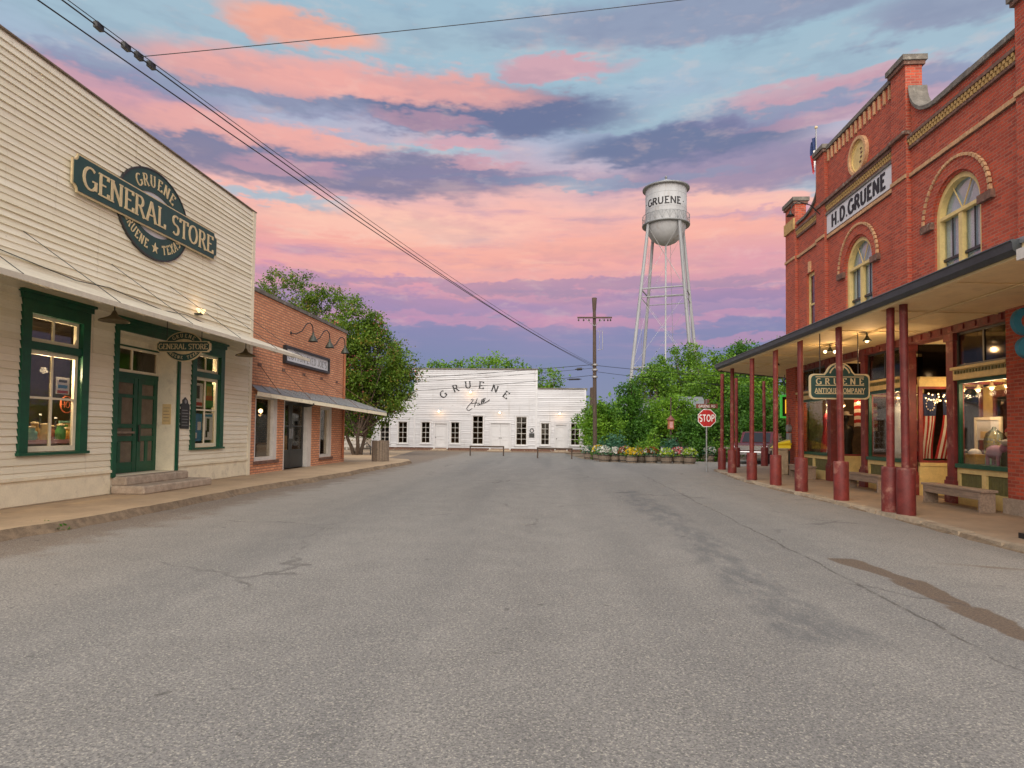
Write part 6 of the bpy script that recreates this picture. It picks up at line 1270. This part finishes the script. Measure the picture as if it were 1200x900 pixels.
# ================================================================== flower barrels along the corner
fl_spec = [(690, 538, 'leaf_blue', 'bloom_white', .2, 'leafy half barrel nearest the hall corner'), (702, 539.5, 'leaf_mid', 'bloom_yellow', .9, 'half barrel of yellow daisies under the utility pole'), (708, 541, 'leaf_deep', 'bloom_white', .5, 'half barrel with white blooms beside the yellow daisies'), (720, 541, 'leaf_blue', 'bloom_white', .9, 'half barrel heaped with pale cream blooms'),
           (733, 541.5, 'leaf_mid', 'bloom_rust', 1.0, 'half barrel of rust red chrysanthemums'), (740, 542.5, 'leaf_mid', 'bloom_yellow', 1.3, 'half barrel with one dense ball of yellow blooms'), (750, 542, 'leaf_mid', 'bloom_gold', .7, 'half barrel of golden blooms before tall green leaves'), (751.5, 537, 'leaf_bright', 'bloom_gold', .4, 'rear half barrel of gold tipped foliage'),
           (763, 542.5, 'leaf_bright', 'bloom_rust', .4, 'half barrel of tall green leaves with rust flowers at front'), (772, 541, 'leaf_blue', 'bloom_white', .3, 'half barrel of silvery foliage past the tall leaves'), (781, 543, 'bloom_lime', 'bloom_lime', .8, 'half barrel of lime green foliage'), (784, 537, 'leaf_deep', 'bloom_yellow', .9, 'rear half barrel with a wide mound of yellow flowers'),
           (795, 543, 'leaf_mid', 'bloom_pink', .6, 'half barrel of pink and white blooms'), (808, 543.5, 'leaf_bright', 'bloom_lime', 1.1, 'end half barrel of yellow green leaves near the stop sign'), (831, 541, 'leaf_deep', 'bloom_white', .2, 'dark half barrel just past the stop sign post'), (844, 541, 'leaf_bright', 'bloom_rust', .3, 'leafy half barrel behind the first porch posts')]
def half_barrel():
    r = thing('flower_barrel', 'x', 'planter', (0, 0, 0), 'flower barrels along the corner')
    MB().lathe([(.25,0),(.285,.12),(.30,.24),(.305,.40),(.27,.40),(.265,.34)], (0,0,0), 16, smooth=False).build('tub', 'old_wood', r)
    for z, q in ((.07, .274), (.30, .306)): MB().lathe([(q,z),(q+.006,z+.005),(q+.006,z+.035),(q,z+.04)], (0,0,0), 16, caps=False).build('hoop', 'dark_paint', r)
    MB().lathe([(.27,.345),(.1,.37),(.01,.375)], (0,0,0), 14).build('earth_fill', 'soil', r); return r
proto = half_barrel()
for i, (px, py, lm, bm, am, lb) in enumerate(fl_spec):
    x, y = onZ(px, py); o = proto if i == 0 else copy_tree(proto); place(o, (x, y, 0), i*.7, lb, s=random.uniform(.98, 1.12)); ORG[o.name] = (0, 0, 0)
    h = .28+.1*random.random(); n = 420; tall = .5 if 'tall' in lb else 0
    p = rng.normal(size=(n, 3))*np.array([.16, .16, .11+tall*.25])+np.array([0, 0, .46+tall*.25]); p[:,2] = np.maximum(p[:,2], .38); v, q = leaf_quads(p, .06); fast_mesh('foliage', v, q, lm, o)
    d = rng.normal(size=(int(300*am)+30, 3)); d /= np.linalg.norm(d, axis=1)[:,None]; d[:,2] = np.abs(d[:,2]); p = d*np.array([.36, .36, .30])*rng.uniform(.85, 1.05, (len(d), 1))+np.array([0, 0, .46]); v, q = leaf_quads(p, .05, .2, .9); fast_mesh('flowers', v, q, bm, o)
def shrub(label, px, py, Y, r, h, lm, n=900, sp='shrub'):
    x, _ = onY(px, py, Y); o = thing(sp, label, 'shrub', (x, Y, 0), 'shrubs behind the barrels'); c = rng.normal(size=(26, 3))*np.array([r*.5, r*.4, h*.28])+np.array([x, Y, h*.55]); k = rng.integers(0, 26, n); p = c[k]+rng.normal(size=(n, 3))*np.array([r*.22, r*.22, h*.14]); p[:,2] = np.maximum(p[:,2], .03); v, q = leaf_quads(p, .075); fast_mesh('foliage', v, q, lm, o)
    m = MB()
    for j in range(5): m.tube([(x+random.uniform(-.1, .1), Y, -.05), tuple(c[j]*.5+np.array([x, Y, 0])*.5), tuple(c[j])], .02, 5, .008)
    m.build('stem', 'bark', o)
shrub('grey green clipped shrub behind the cream blooms', 720, 518, 35.5, .75, 1.15, 'leaf_blue', 1500); shrub('fern like shrub left of the utility pole foot', 708, 520, 36, .5, 1.0, 'leaf_bright'); shrub('dark shrub behind the yellow mound of flowers', 772, 520, 36, .7, 1.1, 'leaf_deep', 1300); shrub('tall leafy shrub rising among the barrels', 763, 518, 34.6, .4, 1.25, 'leaf_bright'); shrub('spiky blue green shrub by the lantern post', 790, 522, 35.5, .45, 1.0, 'leaf_blue'); shrub('low dark shrub beside the stop sign post', 822, 524, 36, .8, 1.2, 'leaf_deep', 1300); shrub('low shrub at the porch side of barrels', 850, 524, 36, .8, 1.1, 'leaf_mid', 1200); shrub('dark shrub by the hall forecourt and pole', 697, 525, 38, .6, .9, 'leaf_deep')
# ---- utility pole, wires
ux, uy = 2.17, 35.6
up_ = thing('utility_pole', 'tall dark wooden utility pole with crossarm beside the hall', 'utility pole', (ux, uy, 0)); MB().cyl((ux, uy, -.1), (ux-.10, uy, 8.6), .125, .09, 12).build('shaft', 'pole_wood', up_)
MB().lathe([(.09,8.35),(.10,8.45),(.12,8.75),(.14,9.1),(.13,9.12),(.04,9.12)], (ux-.10, uy, 0), 10).build('top_cap', 'pole_wood', up_); ca = MB().box(ux-1.05, ux+.88, uy-.16, uy-.08, 7.94, 8.02).build('crossarm', 'pole_wood', up_)
for q in (-.98, -.7, -.4, .2, .45, .65, .8): MB().lathe([(.02,0),(.045,.03),(.045,.08),(.02,.13)], (ux+q, uy-.11, 7.78), 8).build('insulator', 'bronze_green', ca)
for sg_ in (-1, 1): MB().cyl((ux-.09+sg_*.5, uy-.12, 7.93), (ux-.09, uy-.13, 7.5), .018, n=5).build('brace', 'steel_grey', ca)
MB().tube([(ux+.05, uy-.1, 7.2), (ux+.35, uy-.1, 7.25), (ux+.38, uy-.1, 6.2), (ux+.08, uy-.1, 6.15)], .018, 5).build('cable_loop', 'steel_grey', up_); MB().tube([(ux+.2, uy-.1, 7.2), (ux+.18, uy-.1, 6.2)], .014, 5).build('cable_loop', 'steel_grey', up_)
for z in (5.28, 5.0, 4.6): MB().lathe([(.16,0),(.165,.02),(.165,.08),(.15,.1)], (ux-.05, uy, z), 10).build('band', 'steel_grey', up_)
def wire(label, p, q, sag, r=.014, n=22, lead=None, grp='overhead wires'):
    p, q = Vector(p), Vector(q); pts = [p.lerp(q, i/n)-Vector((0, 0, sag*4*(i/n)*(1-i/n))) for i in range(n+1)]; o = MB().tube(([Vector(lead), Vector(lead).lerp(p, .5)-Vector((0, 0, .12))] if lead is not None else [])+pts, r, 5).build('overhead_wire', 'black_metal'); tag(o, label, 'wire', grp); return pts
A = (-7.9, -8, 7.1)
E1 = (ux-.1, uy-.12, 5.3)
def cab(px0, py0, y0):                                   # where the cable crosses the top of the picture
    d_ = ray(px0, py0); t = y0/d_.y; return Vector((t*d_.x, y0, CAM_H+t*d_.z))
P1 = cab(66, -5, 7.0); P2 = cab(40, -3, 7.0)
ext = lambda P_: P_+(P_-Vector(E1)).normalized()*16
LD = Vector((0, 0, .6))
wire('thick bundled cable sweeping over the general store to the pole', P1, E1, .42, .010, lead=ext(P1)+LD); wire('thin second strand running close along the bundled cable', P1+Vector((.03, 0, .03)), Vector(E1)+Vector((0, 0, .05)), .36, .006, lead=ext(P1)+LD+Vector((.05, 0, .05)))
wire('lower single cable over the general store false front', P2, Vector(E1)+Vector((0, 0, -.1)), .30, .010, lead=ext(P2)+LD)
pA = Vector(P1).lerp(Vector(E1), .0375); pA.z -= .42*4*.0375*.9625
cw = thing('cable_clamps', 'knot of cable clamps where the thin wire branches off', 'clamp', tuple(pA))
for t in (.018, .031, .0375, .044):
    q = Vector(P1).lerp(Vector(E1), t); q.z -= .42*4*t*(1-t); MB().box(q.x-.03, q.x+.03, q.y-.06, q.y+.06, q.z-.03, q.z+.045).build('clamp', 'black_metal', cw)
wire('thin wire crossing the sky toward the mercantile side', pA, cab(1010, -26, 11.5), .05, .006)
hpole = (-22, 44, 6.6)
wire('upper service wire passing before the hall parapet', (ux-.1, uy, 5.35), onY(380, 448, 43)[0:1]+(43,)+onY(380, 448, 43)[1:2], .10, .016); wire('middle service wire passing before the hall parapet', (ux-.1, uy, 5.15), onY(380, 453, 43)[0:1]+(43,)+onY(380, 453, 43)[1:2], .12, .011); wire('lower service wire passing before the hall letters', (ux-.1, uy, 4.75), onY(380, 463, 43)[0:1]+(43,)+onY(380, 463, 43)[1:2], .16, .014)
wire('service wire from the pole to the trees by the tower', (ux, uy, 5.3), (24, 50, 6.0), .35, .014); wire('lower service wire from the pole to the trees by the tower', (ux, uy, 4.95), (24, 50, 5.2), .4, .012)
for k, (px, py, Y, w) in enumerate(((679, 432.5, 36, .30), (673, 444.5, 36.3, .62))):
    x, z = onY(px, py, Y); o = thing('splice_case', ['short black splice case on the service wire by pole', 'long black splice case below the short one'][k], 'splice case', (x, Y, z), 'splice cases on the wires'); MB().cyl((x-w/2, Y, z-.01), (x+w/2, Y, z+.01), .075 if k == 0 else .05, n=8).build('case', 'black_metal', o); MB().cyl((x-w/2-.1, Y, z-.012), (x+w/2+.1, Y, z+.012), .02, n=6).build('collar', 'black_metal', o)
# ---- stop sign
sx, sy = onZ(828, 553); sy_ = sy; ss = thing('stop_sign', 'red octagonal STOP sign with brown street plates on a steel post', 'stop sign', (sx, sy, 0)); MB().cyl((sx, sy, -.05), (sx, sy, 2.95), .032, n=8).build('post', 'galvanised', ss)
_, zc = onY(828, 490, sy); R8 = .385; PSg = lambda a, b, d_: (a, sy-.045-d_, b)
oc = lambda r: [(sx+r*math.cos(R_(22.5+45*k)), zc+r*math.sin(R_(22.5+45*k))) for k in range(8)]
m = MB(); m.prism(oc(R8), PSg, -.004, 0); m.build('octagon_border', 'sign_white', ss); m = MB(); m.prism(oc(R8*.93), PSg, .001, .004); fc = m.build('octagon_face', 'stop_red', ss)
text(fc, 'STOP', (sx, sy-.050, zc), (1,0,0), (0,0,1), .27, 'sign_white', .2, .18, False, .004, .66, .10)
m = MB(); m.prism([(sx-.43, zc+.40), (sx+.43, zc+.40), (sx+.43, zc+.58), (sx-.43, zc+.58)], PSg, -.004, 0); sp_ = m.build('street_plate', 'street_sign_brown', ss); text(sp_, 'GRUENE RD', (sx, sy-.046, zc+.485), (1,0,0), (0,0,1), .10, 'sign_white', .16, .13, False, .003, .85, .1, joined=True)
MB().box(sx-.012, sx+.012, sy-.40, sy+.40, zc+.60, zc+.76).build('street_plate', 'street_sign_brown', ss)
# ---- lantern post among the trees
lx, _ = onY(786, 500, 36.5); ln = thing('lantern_post', 'rust red lantern on a wooden post behind the barrels', 'lantern', (lx, 36.5, 0)); MB().cyl((lx, 36.5, -.05), (lx, 36.5, 1.75), .055, n=8).build('post', 'pole_wood', ln); cbx('lantern_box', 'terracotta', ln, lx-.16, lx+.16, 36.34, 36.66, 1.75, 2.3, .03); MB().lathe([(.26,0),(.05,.22),(.02,.3)], (lx, 36.5, 2.3), 8).build('lantern_roof', 'street_sign_brown', ln); cbx('lantern_pane', 'cardboard_pink', ln, lx-.09, lx+.09, 36.325, 36.338, 1.85, 2.2, .003); MB().cyl((lx, 36.5, 2.55), (lx, 36.5, 3.6), .035, n=6).build('mast', 'pole_wood', ln)
# ---- cottage glimpsed through the trees
ct = thing('cottage', 'pale porch cottage glimpsed under the trees behind the barrels', 'cottage', (8, 50, 0)); cx0, cx1, cyy = 5.2, 11.0, 47.5
m = MB(); PCt = lambda a, b, d_: (a, cyy-d_, b); pierced(m, PCt, cx0, cx1, 0, 2.7, -.2, 0, [(5.9, 6.7, .9, 2.1), (7.6, 8.5, .1, 2.1), (9.3, 10.1, .9, 2.1)]); slab(m, PCt, cx0, cx0+.2, 0, 2.7, -5, -.2); slab(m, PCt, cx1-.2, cx1, 0, 2.7, -5, -.2); slab(m, PCt, cx0, cx1, 0, 2.7, -5.2, -5); m.build('wall', 'fence_white', ct)
m = MB(); m.add([(cx0-.3, cyy-1.9, 2.5), (cx1+.3, cyy-1.9, 2.5), (cx1+.3, cyy+2.5, 4.4), (cx0-.3, cyy+2.5, 4.4), (cx0-.3, cyy+5.5, 2.7), (cx1+.3, cyy+5.5, 2.7)], [(0,1,2,3), (3,2,5,4)]); m.build('roof', 'galvanised', ct)
for x in (5.1, 6.5, 7.9, 9.3, 10.9): bx('porch_post', 'fence_white', ct, x, x+.12, cyy-1.75, cyy-1.63, .1, 2.55)
for a, b in ((5.9, 6.7), (9.3, 10.1)): sash(ct, PCt, a, b, .9, 2.1, -.02, 2, 2, 'white_trim', 'pane_dusty', .05, .03)
sl('door', 'interior_brown', ct, PCt, 7.6, 8.5, .1, 2.1, -.1, -.05); bx('porch_floor', 'old_wood', ct, cx0, cx1, cyy-1.85, cyy-.02, 0, .12); sl('rail', 'fence_white', ct, PCt, 5.2, 7.4, .8, .9, 1.64, 1.74); sl('rail', 'fence_white', ct, PCt, 8.6, 10.9, .8, .9, 1.64, 1.74)
# ---- board fence between brick shop and hall
fn_ = thing('board_fence', 'low pale board fence between the brick shop and hall', 'fence', (-15, 47.5, 0))
for x in np.arange(-22.5, -14.5, 1.6): bx('post', 'fence_white', fn_, x, x+.12, 47.5, 47.62, -.05, 1.5)
for k in range(5):
    for x in np.arange(-22.5, -14.6, 1.6): bx('board', 'fence_white', fn_, x+.01, min(x+1.59, -14.55), 47.46, 47.495, .18+k*.26, .40+k*.26)
bt = thing('bike_rack', 'small dark metal stand beside the brick shop corner', 'stand', (-9.6, 33.5, 0)); xx, yy = onZ(429, 533)
MB().tube([(xx-.25, yy, 0), (xx-.2, yy, .55), (xx+.05, yy, .75), (xx+.25, yy, .5), (xx+.28, yy, 0)], .035, 6).build('hoop', 'black_metal', bt); MB().tube([(xx-.22, yy+.02, .4), (xx+.27, yy+.02, .4)], .025, 6).build('bar', 'black_metal', bt)
# ---- parked pickup behind the porch
tk = thing('pickup_truck', 'maroon pickup parked beyond the far porch posts', 'pickup', (0, 0, 0))
prof = [(-2.6, .55), (-2.6, 1.0), (-2.45, 1.06), (-1.05, 1.10), (-.45, 1.66), (.85, 1.70), (1.0, 1.12), (2.6, 1.10), (2.62, .55)]
m = MB(); m.prism(prof[:1]+[(-2.62, .8)]+prof[1:4]+[(1.0, 1.10)]+prof[7:], lambda a, b, d_: (a, d_, b), -.92, .92); m.build('body', 'truck_maroon', tk)
m = MB(); m.prism([(-1.05, 1.09), (-.42, 1.66), (.85, 1.70), (1.0, 1.09)], lambda a, b, d_: (a, d_, b), -.80, .80); cb_ = m.build('cab', 'truck_maroon', tk)
for s_ in (-1, 1):
    q = MB(); q.prism([(-.85, 1.14), (-.36, 1.58), (.20, 1.60), (.20, 1.14)], lambda a, b, d_: (a, d_, b), s_*.80, s_*.806); q.build('side_window', 'lens_smoke', cb_); q = MB(); q.prism([(.26, 1.14), (.26, 1.60), (.78, 1.62), (.90, 1.14)], lambda a, b, d_: (a, d_, b), s_*.80, s_*.806); q.build('side_window', 'lens_smoke', cb_)
    bx('side_trim', 'chrome', tk, -2.5, 2.5, s_*.92, s_*.935, .72, .80)
MB().add([(-1.03,-.7,1.13),(-1.03,.7,1.13),(-.47,.66,1.62),(-.47,-.66,1.62)], [(0,1,2,3)]).build('windscreen', 'lens_smoke', cb_); MB().add([(.995,-.7,1.14),(.995,.7,1.14),(.875,.66,1.64),(.875,-.66,1.64)], [(0,1,2,3)]).build('rear_window', 'lens_smoke', cb_)
for xq in (-1.65, 1.55):
    for s_ in (-1, 1): w = MB().cyl((xq, s_*.74, .36), (xq, s_*.96, .36), .36, n=20).build('wheel', 'rubber', tk); MB().cyl((xq, s_*.96, .36), (xq, s_*.975, .36), .2, n=14).build('rim', 'chrome', w)
cbx('front_bumper', 'chrome', tk, -2.76, -2.6, -.9, .9, .48, .66, .03); cbx('rear_bumper', 'chrome', tk, 2.62, 2.76, -.9, .9, .48, .64, .03); bx('grille', 'chrome', tk, -2.635, -2.61, -.6, .6, .72, .95); bx('bed', 'dark_paint', tk, 1.15, 2.5, -.75, .75, 1.101, 1.12); bx('tailgate', 'truck_maroon', tk, 2.61, 2.64, -.85, .85, .68, 1.09)
for s_ in (-1, 1): bx('headlight', 'sign_white', tk, -2.63, -2.6, s_*.62-(.24 if s_ < 0 else 0), s_*.62+(.24 if s_ > 0 else 0), .74, .93); bx('tail_light', 'tail_red', tk, 2.615, 2.645, s_*.86-.06, s_*.86+.06, .75, 1.05)
place(tk, (11.1, 35.5, 0.0), R_(62)); ORG[tk.name] = (11.1, 35.5, 0)
rk = thing('timber_rack', 'tan timber rack of boards behind the parked pickup', 'rack', (12.8, 39.5, 0)); xk = onY(895, 510, 39)[0]
for q in (0, 1.5): bx('upright', 'bench_wood', rk, xk-.75+q, xk-.65+q, 38.9, 39.0, -.05, 1.65)
for k in range(4): bx('board', 'bench_wood', rk, xk-1.0, xk+1.0, 38.8+.03*k, 38.86+.03*k, 1.0+k*.16, 1.12+k*.16)
# ---- weeds at the pavement edge
xw, yw = onZ(48, 622); wd = thing('weed_tuft', 'small green weed tuft growing at the broken kerb', 'weed', (xw, yw, 0)); p = np.array([xw, yw, .05])+np.abs(rng.normal(size=(260, 3)))*np.array([.12, .16, .05])*np.sign(rng.normal(size=(260, 3)))*np.array([1, 1, .6]); p[:,2] = np.abs(p[:,2]); v, q = leaf_quads(p, .035, .8); fast_mesh('blades', v, q, 'weed', wd); MB().tube([(xw, yw, -.01), (xw+.05, yw, .08)], .006, 4).build('stem', 'bark', wd)
